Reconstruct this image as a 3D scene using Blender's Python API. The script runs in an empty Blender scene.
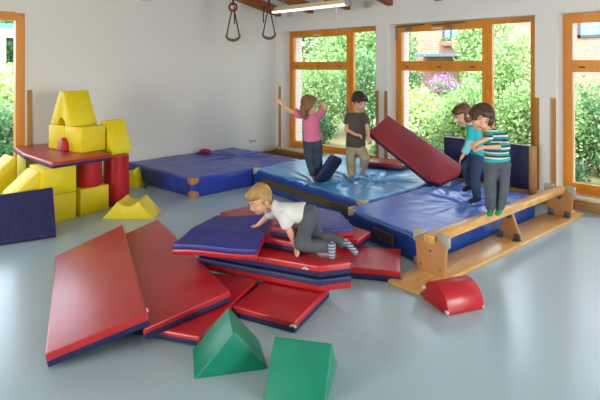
import bpy, bmesh, math, random
import numpy as np
from mathutils import Vector, Matrix, noise
R = math.radians
sc = bpy.context.scene
col = sc.collection
rng = random.Random(7)

# ---------------------------------------------------------------- camera, sky, sun, big lights, exposure
EYE = 1.85
YAW = math.atan2(.713, .701)                 # the camera looks 45.5 degrees left of the window wall's normal
cam = bpy.data.cameras.new('camera')
cam.sensor_width = 36.0
cam.lens = 36.0 * 520.0 / 600.0
cam.shift_y = -135.0 / 600.0
cam.clip_end = 200
camo = bpy.data.objects.new('camera', cam)
camo.location = (0, 0, EYE)
camo.rotation_euler = (R(90), 0, YAW)
col.objects.link(camo)
sc.camera = camo

w = bpy.data.worlds.new('sky')
sc.world = w
w.use_nodes = True
nt = w.node_tree
nt.nodes.clear()
sky = nt.nodes.new('ShaderNodeTexSky')
sky.sky_type = 'HOSEK_WILKIE'
sky.turbidity = 4.5
sky.ground_albedo = .35
sky.sun_direction = (.35, -.55, .75)
mixw = nt.nodes.new('ShaderNodeMixRGB')
mixw.inputs[0].default_value = .55
mixw.inputs[2].default_value = (.70, .80, .93, 1)
bg = nt.nodes.new('ShaderNodeBackground')
bg.inputs[1].default_value = 4.3
wo = nt.nodes.new('ShaderNodeOutputWorld')
nt.links.new(sky.outputs[0], mixw.inputs[1])
nt.links.new(mixw.outputs[0], bg.inputs[0])
nt.links.new(bg.outputs[0], wo.inputs[0])

sun = bpy.data.lights.new('sun', 'SUN')
sun.energy = 3.4
sun.angle = R(3)
sun.color = (1, .95, .85)
suno = bpy.data.objects.new('sun', sun)
suno.rotation_euler = Vector((-.35, .5, -.8)).to_track_quat('-Z', 'Y').to_euler()
col.objects.link(suno)

def area(name, loc, direction, sx, sy, power, color=(1, 1, 1)):
    l = bpy.data.lights.new(name, 'AREA')
    l.shape = 'RECTANGLE'
    l.size, l.size_y, l.energy, l.color = sx, sy, power, color
    o = bpy.data.objects.new(name, l)
    o.location = loc
    o.rotation_euler = Vector(direction).to_track_quat('-Z', 'Z').to_euler()
    col.objects.link(o)
    return o
# daylight through the windows: just outside the panes of the window wall and the left wall
for i, xc in enumerate((-6.66, -4.0, -1.3, 1.4)):
    area('daylight_front', (xc, 7.80, 1.35), (0, -1, -.12), 2.1, 2.2, 0, (.92, .97, 1)).data.cycles.is_portal = True
area('daylight_left', (-8.42, 1.1, 1.4), (1, 0, -.1), 2.4, 2.3, 0, (.92, .97, 1)).data.cycles.is_portal = True
area('fill_rear', (-3.0, -4.75, 1.6), (0, 1, .05), 2.4, 2.3, 135, (1, .95, .87))  # warm lamp added outside the rear wall as fill
area('fill_right', (3.55, 3.4, 1.6), (-1, 0, .05), 2.4, 2.3, 95, (1, .95, .88))  # second added fill lamp, outside the right wall

vs = sc.view_settings
vs.view_transform = 'Standard'
vs.look = 'None'
vs.exposure = 1.5
vs.gamma = 1.0
vs.use_curve_mapping = False
sc.cycles.use_denoising = True
sc.cycles.max_bounces = 10
sc.cycles.transparent_max_bounces = 16
sc.cycles.sample_clamp_indirect = 6

# ---------------------------------------------------------------- helpers
def lin(h):
    c = [int(h[i:i + 2], 16) / 255 for i in (0, 2, 4)]
    return tuple((x / 12.92 if x <= .04045 else ((x + .055) / 1.055) ** 2.4) for x in c) + (1,)

MATS = {}
def mat(name, hexc, rough=.5, bump=0, bscale=40, hex2=None, vscale=6, spec=.5, metal=0, sheen=0, stretch=None, detail=4):
    if name in MATS:
        return MATS[name]
    m = bpy.data.materials.new(name)
    m.use_nodes = True
    n, l = m.node_tree.nodes, m.node_tree.links
    b = n['Principled BSDF']
    b.inputs['Base Color'].default_value = lin(hexc)
    b.inputs['Roughness'].default_value = rough
    b.inputs['Specular IOR Level'].default_value = spec
    b.inputs['Metallic'].default_value = metal
    if sheen:
        b.inputs['Sheen Weight'].default_value = sheen
    tc = n.new('ShaderNodeTexCoord')
    mp = n.new('ShaderNodeMapping')
    l.new(tc.outputs['Object'], mp.inputs[0])
    if stretch:
        mp.inputs['Scale'].default_value = stretch
    if hex2:
        nz = n.new('ShaderNodeTexNoise')
        nz.inputs['Scale'].default_value = vscale
        nz.inputs['Detail'].default_value = detail
        rp = n.new('ShaderNodeValToRGB')
        rp.color_ramp.elements[0].position = .35
        rp.color_ramp.elements[1].position = .65
        rp.color_ramp.elements[0].color = lin(hexc)
        rp.color_ramp.elements[1].color = lin(hex2)
        l.new(mp.outputs[0], nz.inputs['Vector'])
        l.new(nz.outputs['Fac'], rp.inputs[0])
        l.new(rp.outputs[0], b.inputs['Base Color'])
    if bump:
        nz2 = n.new('ShaderNodeTexNoise')
        nz2.inputs['Scale'].default_value = bscale
        nz2.inputs['Detail'].default_value = 3
        bp = n.new('ShaderNodeBump')
        bp.inputs['Strength'].default_value = bump
        bp.inputs['Distance'].default_value = .02
        l.new(mp.outputs[0], nz2.inputs['Vector'])
        l.new(nz2.outputs['Fac'], bp.inputs['Height'])
        l.new(bp.outputs[0], b.inputs['Normal'])
    MATS[name] = m
    return m

def link(o, parent=None):
    col.objects.link(o)
    if parent is not None:
        o.parent = parent
    return o

def obj(name, bm, m, parent=None, smooth=40, loc=None, rot=None):
    me = bpy.data.meshes.new(name)
    bmesh.ops.recalc_face_normals(bm, faces=bm.faces)
    bm.to_mesh(me)
    bm.free()
    if smooth:
        me.shade_smooth()
        me.set_sharp_from_angle(angle=R(smooth))
    for k in (m if isinstance(m, (list, tuple)) else [m]):
        me.materials.append(k)
    o = bpy.data.objects.new(name, me)
    if loc is not None:
        o.location = loc
    if rot is not None:
        o.rotation_euler = rot
    return link(o, parent)

def tag(o, label=None, cat=None, group=None, kind=None):
    if label: o['label'] = label
    if cat: o['category'] = cat
    if group: o['group'] = group
    if kind: o['kind'] = kind
    return o

def thing(name, label, cat, loc=(0, 0, 0), rz=0, group=None):
    o = bpy.data.objects.new(name, None)
    o.empty_display_size = .1
    o.location = loc
    o.rotation_euler = (0, 0, rz)
    col.objects.link(o)
    return tag(o, label, cat, group)

def struct(name, bm, m, parent=None, smooth=None):
    o = obj(name, bm, m, parent, smooth)
    if parent is None:
        o['kind'] = 'structure'
    return o

def box(bm, x0, x1, y0, y1, z0, z1, bev=0, M=None):
    vs_ = [bm.verts.new(v) for v in ((x0, y0, z0), (x1, y0, z0), (x1, y1, z0), (x0, y1, z0), (x0, y0, z1), (x1, y0, z1), (x1, y1, z1), (x0, y1, z1))]
    fs = [bm.faces.new([vs_[i] for i in f]) for f in ((3, 2, 1, 0), (4, 5, 6, 7), (0, 1, 5, 4), (1, 2, 6, 5), (2, 3, 7, 6), (3, 0, 4, 7))]
    if M is not None:
        bmesh.ops.transform(bm, matrix=M, verts=vs_)
    if bev:
        es = list({e for f in fs for e in f.edges})
        bmesh.ops.bevel(bm, geom=es, offset=bev, segments=2, profile=.5, affect='EDGES')
    return bm

def NB():
    return bmesh.new()

def bx(*a, **k):
    return box(NB(), *a, **k)

def prism(bm, prof, depth, M=None, bev=0, seg=2):
    """closed 2-D profile in local X-Z, pushed along +Y by depth"""
    a = [bm.verts.new((x, 0, z)) for x, z in prof]
    b = [bm.verts.new((x, depth, z)) for x, z in prof]
    n = len(prof)
    fs = [bm.faces.new(a), bm.faces.new(b[::-1])]
    for i in range(n):
        fs.append(bm.faces.new((a[i], b[i], b[(i + 1) % n], a[(i + 1) % n])))
    bmesh.ops.recalc_face_normals(bm, faces=fs)
    if bev:
        es = [e for e in {e for f in fs for e in f.edges} if len(e.link_faces) == 2 and e.calc_face_angle(0) > .6]
        r = bmesh.ops.bevel(bm, geom=es, offset=bev, segments=seg, profile=.5, affect='EDGES', clamp_overlap=True)
    if M is not None:
        bmesh.ops.transform(bm, matrix=M, verts=bm.verts)
    return bm

def frame_of(d):
    d = Vector(d).normalized()
    u = d.cross(Vector((0, 0, 1)) if abs(d.z) < .9 else Vector((1, 0, 0))).normalized()
    return d, u, d.cross(u).normalized()

def ringed(bm, rings):
    L = [[bm.verts.new(p) for p in r] for r in rings]
    n = len(L[0])
    for a, b in zip(L, L[1:]):
        for i in range(n):
            bm.faces.new((a[i], a[(i + 1) % n], b[(i + 1) % n], b[i]))
    bm.faces.new(L[0][::-1])
    bm.faces.new(L[-1])
    return bm

def tube(bm, pts, rad, n=10, closed=False):
    pts = [Vector(p) for p in pts]
    rad = rad if isinstance(rad, (list, tuple)) else [rad] * len(pts)
    rings = []
    _, u, v = frame_of(pts[1] - pts[0])
    for i, p in enumerate(pts):
        d = (pts[min(i + 1, len(pts) - 1)] - pts[max(i - 1, 0)]).normalized()
        if closed:
            d = (pts[(i + 1) % len(pts)] - pts[i - 1]).normalized()
        u = (u - d * u.dot(d)).normalized()
        v = d.cross(u)
        rings.append([p + (u * math.cos(2 * math.pi * k / n) + v * math.sin(2 * math.pi * k / n)) * rad[i] for k in range(n)])
    if closed:
        L = [[bm.verts.new(p) for p in r] for r in rings]
        for a, b in zip(L, L[1:] + L[:1]):
            for i in range(n):
                bm.faces.new((a[i], a[(i + 1) % n], b[(i + 1) % n], b[i]))
        return bm
    return ringed(bm, rings)

def capsule(bm, p, q, r1, r2, n=14, h=4):
    p, q = Vector(p), Vector(q)
    d, u, v = frame_of(q - p)
    rings = []
    for c, r, a0, a1 in ((p, r1, -90, 0), (q, r2, 0, 90)):
        for k in range(h + 1):
            a = R(a0 + (a1 - a0) * k / h)
            rr, off = max(r * math.cos(a), r * .03), r * math.sin(a)
            rings.append([c + d * off + (u * math.cos(2 * math.pi * i / n) + v * math.sin(2 * math.pi * i / n)) * rr for i in range(n)])
    return ringed(bm, rings)

def ellipsoid(bm, c, rad, M3=None, nu=18, nv=11):
    c = Vector(c)
    rings = []
    for k in range(nv):
        a = -math.pi / 2 + math.pi * (k + .15) / (nv - .7)
        ring = []
        for i in range(nu):
            t = 2 * math.pi * i / nu
            p = Vector((rad[0] * math.cos(a) * math.cos(t), rad[1] * math.cos(a) * math.sin(t), rad[2] * math.sin(a)))
            ring.append(c + (M3 @ p if M3 is not None else p))
        rings.append(ring)
    return ringed(bm, rings)

def loft(bm, secs, n=24):
    """secs: (centre, side vector (length = half width), front vector (length = half depth))"""
    return ringed(bm, [[Vector(c) + Vector(s) * math.cos(2 * math.pi * i / n) + Vector(f) * math.sin(2 * math.pi * i / n) for i in range(n)] for c, s, f in secs])

def melt(bm, voxel, smooth=4, disp=None):
    """overlapping shapes -> one continuous skin"""
    bmesh.ops.recalc_face_normals(bm, faces=bm.faces)
    me = bpy.data.meshes.new('tmp')
    bm.to_mesh(me)
    bm.free()
    o = bpy.data.objects.new('tmp', me)
    col.objects.link(o)
    m = o.modifiers.new('r', 'REMESH')
    m.mode = 'VOXEL'
    m.voxel_size = voxel
    if smooth:
        s = o.modifiers.new('s', 'SMOOTH')
        s.factor, s.iterations = .5, smooth
    dg = bpy.context.evaluated_depsgraph_get()
    me2 = bpy.data.meshes.new_from_object(o.evaluated_get(dg))
    bpy.data.objects.remove(o)
    bpy.data.meshes.remove(me)
    out = NB()
    out.from_mesh(me2)
    bpy.data.meshes.remove(me2)
    if disp:
        out.normal_update()
        for v in out.verts:
            v.co += v.normal * disp(v.co)
    return out

def pad_half(pts, t0, t1, nrm, r):
    """slab between two offsets below a planar outline, the face at t0 softly rounded"""
    bm = NB()
    a = [bm.verts.new(p - nrm * t0) for p in pts]
    b = [bm.verts.new(p - nrm * t1) for p in pts]
    n = len(a)
    top = bm.faces.new(a)
    bm.faces.new(b[::-1])
    for i in range(n):
        bm.faces.new((a[i], b[i], b[(i + 1) % n], a[(i + 1) % n]))
    bmesh.ops.recalc_face_normals(bm, faces=bm.faces)
    es = [e for e in bm.edges if e.verts[0] in a or e.verts[1] in a]
    bmesh.ops.bevel(bm, geom=es, offset=r, segments=3, profile=.6, affect='EDGES')
    return bm

def folding_mat(label, pts, T, top, bottom, name='gym_mat', group='red and navy gym mats', split=.5, patch=(), loc=None):
    """pts: outline of the upper face (3-D, anticlockwise from above)"""
    P = [Vector(p) for p in pts]
    c = sum(P, Vector()) / len(P)
    nrm = Vector()
    for i in range(len(P)):
        a, b = P[i], P[(i + 1) % len(P)]
        nrm += (a - c).cross(b - c)
    nrm.normalize()
    if nrm.z < 0:
        nrm = -nrm
    P = [p - nrm * (p - c).dot(nrm) for p in P]
    base = c - nrm * T
    Q = [p - base for p in P]
    t = thing(name, label, 'mat', base, 0, group)
    obj('top_cover', pad_half(Q, 0, T * split, nrm, .016), top, t)
    obj('bottom_cover', pad_half(Q, T, T * split + .0005, nrm, .012), bottom, t)
    for i, f in patch:                             # worn white spots at the seam
        a, b = Q[i], Q[(i + 1) % len(Q)]
        p = a.lerp(b, f) - nrm * T * .38
        d = (b - a).normalized()
        out = d.cross(nrm).normalized()
        if out.dot(p - sum(Q, Vector()) / len(Q)) < 0:
            out = -out
        pb = NB()
        for k in range(3):
            ellipsoid(pb, p + out * .001 + d * (k - 1) * .016 + nrm * (.004 if k == 1 else -.003), (.011, .011, .008), None, 8, 6)
        tag(obj('worn_spot', pb, M_WORN, t), 'torn white spot in the cover')
    return t

def rbox(L, W, T, r, nx, ny, nz):
    """rounded box, base centred at origin; returns verts, faces"""
    def lines(n, half):
        g = list(np.linspace(-half + r, half - r, n))
        e = [half - r + r * k for k in (.35, .7, 1.0)]
        return [-x for x in e[::-1]] + g + e
    X, Y, Z = lines(nx, L / 2), lines(ny, W / 2), lines(nz, T / 2)
    idx, V, Fc = {}, [], []
    def vid(x, y, z):
        k = (round(x, 6), round(y, 6), round(z, 6))
        if k not in idx:
            p = np.array([x, y, z])
            lim = np.array([L / 2 - r, W / 2 - r, T / 2 - r])
            q = np.clip(p, -lim, lim)
            d = p - q
            n = np.linalg.norm(d)
            idx[k] = len(V)
            V.append(q + d / n * r if n > 1e-9 else p)
        return idx[k]
    def face(A, B, f):
        for i in range(len(A) - 1):
            for j in range(len(B) - 1):
                Fc.append([vid(*f(A[i], B[j])), vid(*f(A[i + 1], B[j])), vid(*f(A[i + 1], B[j + 1])), vid(*f(A[i], B[j + 1]))])
    face(X, Y, lambda a, b: (a, b, T / 2)); face(X, Y, lambda a, b: (a, b, -T / 2))
    face(X, Z, lambda a, b: (a, -W / 2, b)); face(X, Z, lambda a, b: (a, W / 2, b))
    face(Y, Z, lambda a, b: (-L / 2, a, b)); face(Y, Z, lambda a, b: (L / 2, a, b))
    V = np.array(V)
    V[:, 2] += T / 2
    return V, Fc

def from_np(name, V, Fc, m, parent=None, smooth=60):
    bm = NB()
    vs_ = [bm.verts.new(v) for v in V]
    for f in Fc:
        bm.faces.new([vs_[i] for i in f])
    return obj(name, bm, m, parent, smooth)

# ---------------------------------------------------------------- materials
WALL = mat('wall_paint', 'E2DED8', .8, .06, 120)
WOOD_FR = mat('window_wood', 'DC8E22', .38, .05, 30, 'CE7F1A', 5, stretch=(1, 1, .15))
BEAM = mat('beam_wood', '9C5E2C', .6, .15, 20, '7E481E', 4, stretch=(1, .1, 1))
TRIM = mat('trim_wood', 'B98A55', .5, .05, 20, 'A67540', 6, stretch=(.2, 1, 1))
STEEL = mat('steel', '9A9A98', .35, metal=.9)
M_WORN = mat('worn_white', 'DAD2C4', .8)
RED = mat('red_vinyl', 'A8262B', .31, .10, 14, 'B12C2F', 3)
REDB = mat('bright_red_vinyl', 'AE1A24', .30, .08, 16, 'BA222A', 3)
DRED = mat('dark_red_vinyl', '8C2331', .32, .3, 9, '962A38', 3)
NAVY = mat('navy_vinyl', '1C1D4A', .5, .12, 14, '20224F', 4)
NAVYW = mat('creased_navy_vinyl', '20214E', .45, .7, 6, '24265A', 4, stretch=(1, 2.2, .7))
NAVYB = mat('blue_vinyl', '2B2C78', .45, .14, 11, '303486', 3)
YEL = mat('yellow_foam', 'E6CA00', .5, .10, 22, 'EBD306', 5)
GREEN = mat('green_vinyl', '087A60', .42, .12, 12, '0B8567', 5)
MAG = mat('magenta_cloth', 'A0124A', .8, .3, 30)
CRASH1 = mat('royal_blue_tarp', '2A3A9A', .3, .22, 9, '2E419F', 4)
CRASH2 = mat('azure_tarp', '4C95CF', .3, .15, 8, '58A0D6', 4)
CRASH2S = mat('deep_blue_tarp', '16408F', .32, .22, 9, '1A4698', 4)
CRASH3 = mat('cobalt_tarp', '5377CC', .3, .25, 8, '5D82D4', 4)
BROWNB = mat('brown_band', '4A4238', .8, .3, 30)
TAN = mat('tan_leather', 'B98556', .6, .15, 40, 'A8703F', 20)
TANP = mat('pale_leather', 'C7B793', .6, .15, 40, 'B8A17A', 20)

def lino():
    m = mat('linoleum', 'A9B7B9', .27)
    n, l = m.node_tree.nodes, m.node_tree.links
    b = n['Principled BSDF']
    tc = n.new('ShaderNodeTexCoord')
    big = n.new('ShaderNodeTexNoise'); big.inputs['Scale'].default_value = .9; big.inputs['Detail'].default_value = 3
    small = n.new('ShaderNodeTexNoise'); small.inputs['Scale'].default_value = 120; small.inputs['Detail'].default_value = 4
    l.new(tc.outputs['Object'], big.inputs['Vector']); l.new(tc.outputs['Object'], small.inputs['Vector'])
    r1 = n.new('ShaderNodeValToRGB')
    r1.color_ramp.elements[0].position, r1.color_ramp.elements[1].position = .38, .62
    r1.color_ramp.elements[0].color, r1.color_ramp.elements[1].color = lin('9BB0BA'), lin('AEC1CA')
    l.new(small.outputs['Fac'], r1.inputs[0])
    mx = n.new('ShaderNodeMixRGB'); mx.blend_type = 'MIX'
    l.new(big.outputs['Fac'], mx.inputs[0])
    mx.inputs[2].default_value = lin('A6BAC3')
    l.new(r1.outputs[0], mx.inputs[1])
    l.new(mx.outputs[0], b.inputs['Base Color'])
    rr = n.new('ShaderNodeMapRange')
    rr.inputs['To Min'].default_value, rr.inputs['To Max'].default_value = .21, .25
    l.new(big.outputs['Fac'], rr.inputs['Value']); l.new(rr.outputs[0], b.inputs['Roughness'])
    return m
LINO = lino()

def brick(name, c1, c2, mortar, scale):
    m = bpy.data.materials.new(name); m.use_nodes = True
    n, l = m.node_tree.nodes, m.node_tree.links
    b = n['Principled BSDF']; b.inputs['Roughness'].default_value = .85
    tc = n.new('ShaderNodeTexCoord'); mp = n.new('ShaderNodeMapping')
    mp.inputs['Rotation'].default_value = (R(90), 0, 0)
    sx = n.new('ShaderNodeSeparateXYZ'); cb = n.new('ShaderNodeCombineXYZ'); ad = n.new('ShaderNodeMath')
    l.new(tc.outputs['Object'], sx.inputs[0]); l.new(sx.outputs[0], ad.inputs[0]); l.new(sx.outputs[1], ad.inputs[1])
    l.new(ad.outputs[0], cb.inputs[0]); l.new(sx.outputs[2], cb.inputs[1])
    br = n.new('ShaderNodeTexBrick')
    br.inputs['Color1'].default_value, br.inputs['Color2'].default_value, br.inputs['Mortar'].default_value = lin(c1), lin(c2), lin(mortar)
    br.inputs['Scale'].default_value = scale
    l.new(cb.outputs[0], br.inputs['Vector']); l.new(br.outputs['Color'], b.inputs['Base Color'])
    return m
BRICK = brick('pale_brick', '9C6A54', 'AA7A64', 'B5A596', 3.6)
BRICKP = brick('reveal_brick', 'CDB2A4', 'D6BFB2', 'DAD0C6', 3.6)

def glass():
    m = bpy.data.materials.new('window_glass'); m.use_nodes = True
    n, l = m.node_tree.nodes, m.node_tree.links
    n.clear()
    tr = n.new('ShaderNodeBsdfTransparent'); gl = n.new('ShaderNodeBsdfGlossy'); gl.inputs['Roughness'].default_value = .02
    fr = n.new('ShaderNodeFresnel'); fr.inputs['IOR'].default_value = 1.3
    mx = n.new('ShaderNodeMixShader'); o = n.new('ShaderNodeOutputMaterial')
    tr.inputs[0].default_value = (.96, .98, .97, 1)
    l.new(fr.outputs[0], mx.inputs[0]); l.new(tr.outputs[0], mx.inputs[1]); l.new(gl.outputs[0], mx.inputs[2]); l.new(mx.outputs[0], o.inputs[0])
    return m
GLASS = glass()

def leaf_mat(name, c1, c2, c3):
    m = bpy.data.materials.new(name); m.use_nodes = True
    n, l = m.node_tree.nodes, m.node_tree.links
    b = n['Principled BSDF']; b.inputs['Roughness'].default_value = .5
    g = n.new('ShaderNodeNewGeometry'); rp = n.new('ShaderNodeValToRGB')
    rp.color_ramp.elements[0].color, rp.color_ramp.elements[1].color = lin(c1), lin(c3)
    e = rp.color_ramp.elements.new(.5); e.color = lin(c2)
    l.new(g.outputs['Random Per Island'], rp.inputs[0]); l.new(rp.outputs[0], b.inputs['Base Color'])
    tl = n.new('ShaderNodeBsdfTranslucent'); l.new(rp.outputs[0], tl.inputs[0])
    mx = n.new('ShaderNodeMixShader'); mx.inputs[0].default_value = .4
    l.new(b.outputs[0], mx.inputs[1]); l.new(tl.outputs[0], mx.inputs[2]); l.new(mx.outputs[0], n['Material Output'].inputs[0])
    return m
LEAF = [leaf_mat('bright_leaf', '6F9650', '95B573', 'BDD09A'), leaf_mat('mid_leaf', '4B7448', '70985F', '97B888'), leaf_mat('dark_leaf', '2C5230', '47753F', '6A9858'), leaf_mat('pale_leaf', '9DBB6A', 'BDD38F', 'D9E4B4')]
PURPLE = leaf_mat('purple_petals', '9A5A9C', 'B57ABF', 'C79AD0')
BARK = mat('bark', '5A4636', .9, .4, 20)

# ---------------------------------------------------------------- the room shell
XL, XR, YB, YF = -8.07, 3.2, -4.4, 7.2            # left wall, right wall, rear wall, window wall
OPEN = [(-7.87, -5.46), (-5.21, -2.79), (-2.51, -.10), (.15, 2.55)]   # window openings in the window wall
ZS, ZT = .165, 2.53
b = bx(XL - .3, XR + .3, YB - .3, YF + .6, -.2, 0)
struct('floor', b, LINO)

def wall_with_openings(bm, axis, a0, a1, t0, t1, z1, opens, zs=ZS, zt=ZT):
    """boxes around openings; axis 'x': runs along X between Y=t0..t1; axis 'y': runs along Y between X=t0..t1"""
    def bb(u0, u1, z0, z1_):
        if u1 - u0 < 1e-4: return
        if axis == 'x': box(bm, u0, u1, t0, t1, z0, z1_)
        else: box(bm, t0, t1, u0, u1, z0, z1_)
    bb(a0, a1, 0, zs)
    bb(a0, a1, zt, z1)
    cur = a0
    for u0, u1 in opens:
        bb(cur, u0, zs, zt); cur = u1
    bb(cur, a1, zs, zt)
    return bm
b = wall_with_openings(NB(), 'x', XL - .3, XR + .3, YF, YF + .31, 2.74, OPEN)
box(b, XL - .3, XR + .3, YF + .05, YF + .31, 2.74, 3.2)
struct('wall_front', b, WALL)
b = wall_with_openings(NB(), 'x', XL - .3, XR + .3, YF + .315, YF + .55, 3.1, [(a + .05, c - .05) for a, c in OPEN], ZS - .03, ZT + .02)
struct('wall_outside', b, BRICKP)
LEFT_OPEN = [(-.15, 2.40)]
b = wall_with_openings(NB(), 'y', YB - .3, YF, XL - .3, XL, 5.2, LEFT_OPEN, .12, 2.59)
struct('wall_left', b, WALL)
b = wall_with_openings(NB(), 'x', XL - .3, XR + .3, YB - .3, YB, 5.2, [(-4.2, -1.8)], .4, 2.9)
struct('wall_rear', b, WALL)
b = wall_with_openings(NB(), 'y', YB - .3, YF, XR, XR + .3, 5.2, [(2.2, 4.6)], .4, 2.9)
struct('wall_right', b, WALL)
SL = .225
def ceil_z(y):                                     # the roof rises away from the window wall, then runs level
    return 3.04 + SL * min(YF - y, 6.5)
b = NB()
yk = YF - 6.5
prism(b, [(YF + .6, ceil_z(YF) - SL * .6), (yk, ceil_z(yk)), (YB - .3, ceil_z(yk)), (YB - .3, ceil_z(yk) + .15), (yk, ceil_z(yk) + .15), (YF + .6, ceil_z(YF) - SL * .6 + .15)], XR - XL + .6,
      Matrix(((0, 1, 0, XL - .3), (1, 0, 0, 0), (0, 0, 1, 0), (0, 0, 0, 1))))
struct('ceiling', b, WALL)
k = 0
for i in range(12):                                # sloping rafters
    x = -7.98 + i * .928
    k += 1
    b = NB()
    prism(b, [(YF + .04, ceil_z(YF + .04)), (yk, ceil_z(yk)), (yk, ceil_z(yk) - .18), (YF + .04, ceil_z(YF + .04) - .18)], .12, Matrix(((0, 1, 0, x - .06), (1, 0, 0, 0), (0, 0, 1, 0), (0, 0, 0, 1))))
    struct('trim_%d' % k, b, BEAM)

# windows: outer frame, sashes, panes
def window_front(n, x0, x1, opener=False, cut=None):
    yf, th = YF + .235, .07
    o = thing('window_%d' % n, None, None, ((x0 + x1) / 2, yf, ZS))
    o['kind'] = 'structure'
    def fr(name, bm, m): return obj(name, bm, m, o, 30)
    X0, X1 = x0 - (x0 + x1) / 2, x1 - (x0 + x1) / 2
    Hh = ZT - ZS
    xm = X0 + 1.665                                   # mullion between the tall casement and the narrow fixed light
    zt = 1.85 - ZS - .085
    b = NB()
    for a in ((X0 - .02, X0 + .075, 0, Hh), (X1 - .15, X1 + .02, 0, Hh), (xm - .045, xm + .045, .07, Hh - .075)):
        box(b, a[0], a[1], 0, th, a[2], a[3])
    for a in ((X0 + .0755, X1 - .1505, -.02, .0745), (X0 + .0755, X1 - .1505, Hh - .0745, Hh + .02)):
        box(b, a[0], a[1], 0, th, a[2], a[3])
    box(b, X0 + .075, xm - .045, 0, th, zt + .04, zt + .1)
    fr('window_frame', b, WOOD_FR)
    def sash(name, u0, u1, z0, z1, wd=.075, y0=-.022):
        b = NB()
        box(b, u0, u0 + wd, y0, th - .012, z0, z1); box(b, u1 - wd, u1, y0, th - .012, z0, z1)
        box(b, u0 + wd, u1 - wd, y0, th - .012, z0, z0 + wd); box(b, u0 + wd, u1 - wd, y0, th - .012, z1 - wd, z1)
        s = fr(name, b, WOOD_FR)
        obj('pane', bx(u0 + wd - .005, u1 - wd + .005, .028, .034, z0 + wd - .005, z1 - wd + .005), GLASS, s, 0)
        return s
    up = sash('upper_sash', X0 + .05, xm - .025, zt + .075, Hh - .05)
    lo = sash('lower_sash', X0 + .05, xm - .025, .05, zt + .065)
    obj('pane', bx(xm + .04, X1 - .07, .03, .036, .07, Hh - .07), GLASS, o, 0)
    hb = NB()
    box(hb, xm - .075, xm - .045, -.032, -.022, zt * .52, zt * .52 + .11, .004)
    box(hb, xm - .07, xm - .05, -.06, -.03, zt * .52 + .05, zt * .52 + .07, .003)
    box(hb, xm - .07, xm - .05, -.066, -.05, zt * .52 - .06, zt * .52 + .065, .004)
    tag(obj('handle', hb, STEEL, lo), 'metal handle')
    for f in (.12, .5, .86):
        q = X0 + .05 + f * (xm - X0 - .075)
        obj('latch', bx(q - .035, q + .035, -.034, -.02, zt + .045, zt + .065, .003), mat('latch_bronze', '5E4A30', .5, metal=.4), o)
    obj('vent_plate', bx(X0 + .7, X0 + .9, -.027, -.02, Hh - .105, Hh - .08, .003), mat('pale_plastic', 'D8D2C4', .5), o)
    if opener:
        b = NB()
        for q in (X0 + .28, X0 + 1.02):
            tube(b, [(q - .3, -.035, Hh - .035), (q + .28, -.035, Hh - .02)], .011, 8)
            box(b, q - .05, q + .05, -.05, -.022, Hh - .1, Hh - .05, .005)
        tube(b, [(X0 + .02, -.03, Hh - .25), (X0 + .02, -.03, Hh - .03)], .012, 8)
        tag(obj('opener_arm', b, mat('dark_steel', '7C7F80', .4, metal=.8), o), 'grey metal opener arms')
    return o
for n, (x0, x1) in enumerate(OPEN):
    window_front(n + 1, x0, x1, n == 1)
def side_window(n, x, y0, y1, z0, z1, sgn, axis):
    """plain framed pane in a side or rear wall"""
    o = thing('window_%d' % n, None, None, (x, (y0 + y1) / 2, z0) if axis == 'y' else ((y0 + y1) / 2, x, z0))
    o['kind'] = 'structure'
    h, d = (y1 - y0) / 2, z1 - z0
    b, g = NB(), NB()
    def bb(bm, u0, u1, t0, t1, za, zb):
        box(bm, t0, t1, u0, u1, za, zb) if axis == 'y' else box(bm, u0, u1, t0, t1, za, zb)
    for u0, u1 in ((-h - .01, -h + .11), (h - .11, h + .01), (-.06, .06)):
        bb(b, u0, u1, -.05, .05, .1105 if u0 == -.06 else 0, d - .1105 if u0 == -.06 else d)
    for za, zb in ((-.01, .11), (d - .11, d + .01)):
        bb(b, -h + .1105, h - .1105, -.05, .05, za, zb)
    f = obj('window_frame', b, WOOD_FR, o, 30)
    bb(g, -h + .10, -.05, -.004, .004, .13, d - .13); bb(g, .05, h - .10, -.004, .004, .13, d - .13)
    obj('pane', g, GLASS, f, 0)
    obj('hinge', bx(.051, .058, h - .035, h - .01, d - .05, d - .02, .002) if axis == 'y' else bx(h - .05, h - .005, -.07, -.051, d - .07, d - .02, .003), mat('dark_steel', '7C7F80', .4, metal=.8), f)
    return o
side_window(5, XL - .045, -.15, 2.40, .12, 2.59, 1, 'y')
side_window(6, YB - .15, -4.2, -1.8, .4, 2.9, 1, 'x')  # unseen rear window, put in so the fill lamp shines through
side_window(7, XR + .15, 2.2, 4.6, .4, 2.9, 1, 'y')  # unseen right-hand window, likewise added to admit fill light

# sill boards, corner guards and skirtings
WHITE = mat('white_lacquer', 'E6E0D4', .35)
SILL = mat('sill_wood', 'E0CFAE', .35, .03, 20, 'D8C29A', 5, stretch=(.2, 1, 1))
for n, (x0, x1) in enumerate(OPEN):
    k += 1
    struct('trim_%d' % k, bx(x0 - (.12 if n == 0 else .03), x1 + .03, YF - .04, YF + .24, ZS - .035, ZS + .002, .004), SILL)
GUARD = mat('guard_wood', 'B9803F', .5, .05, 20, 'A8712F', 6, stretch=(1, 1, .2))
for x in (-7.905, -5.43, -5.245, -2.76, -2.545, -.07, .115):
    k += 1
    struct('trim_%d' % k, bx(x - .03, x + .03, YF - .018, YF - .0005, ZS + .003, 1.41, .004), GUARD)
k += 1
struct('trim_%d' % k, bx(XL + .0005, XL + .018, 2.44, 2.50, .1, 1.49, .004), GUARD)
SK = mat('skirting_wood', 'A87848', .5, .05, 20, '96683A', 6, stretch=(.2, 1, 1))
b = NB()
box(b, XL + .02, XR - .02, YF - .022, YF - .0005, 0, .06, .003)
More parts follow.
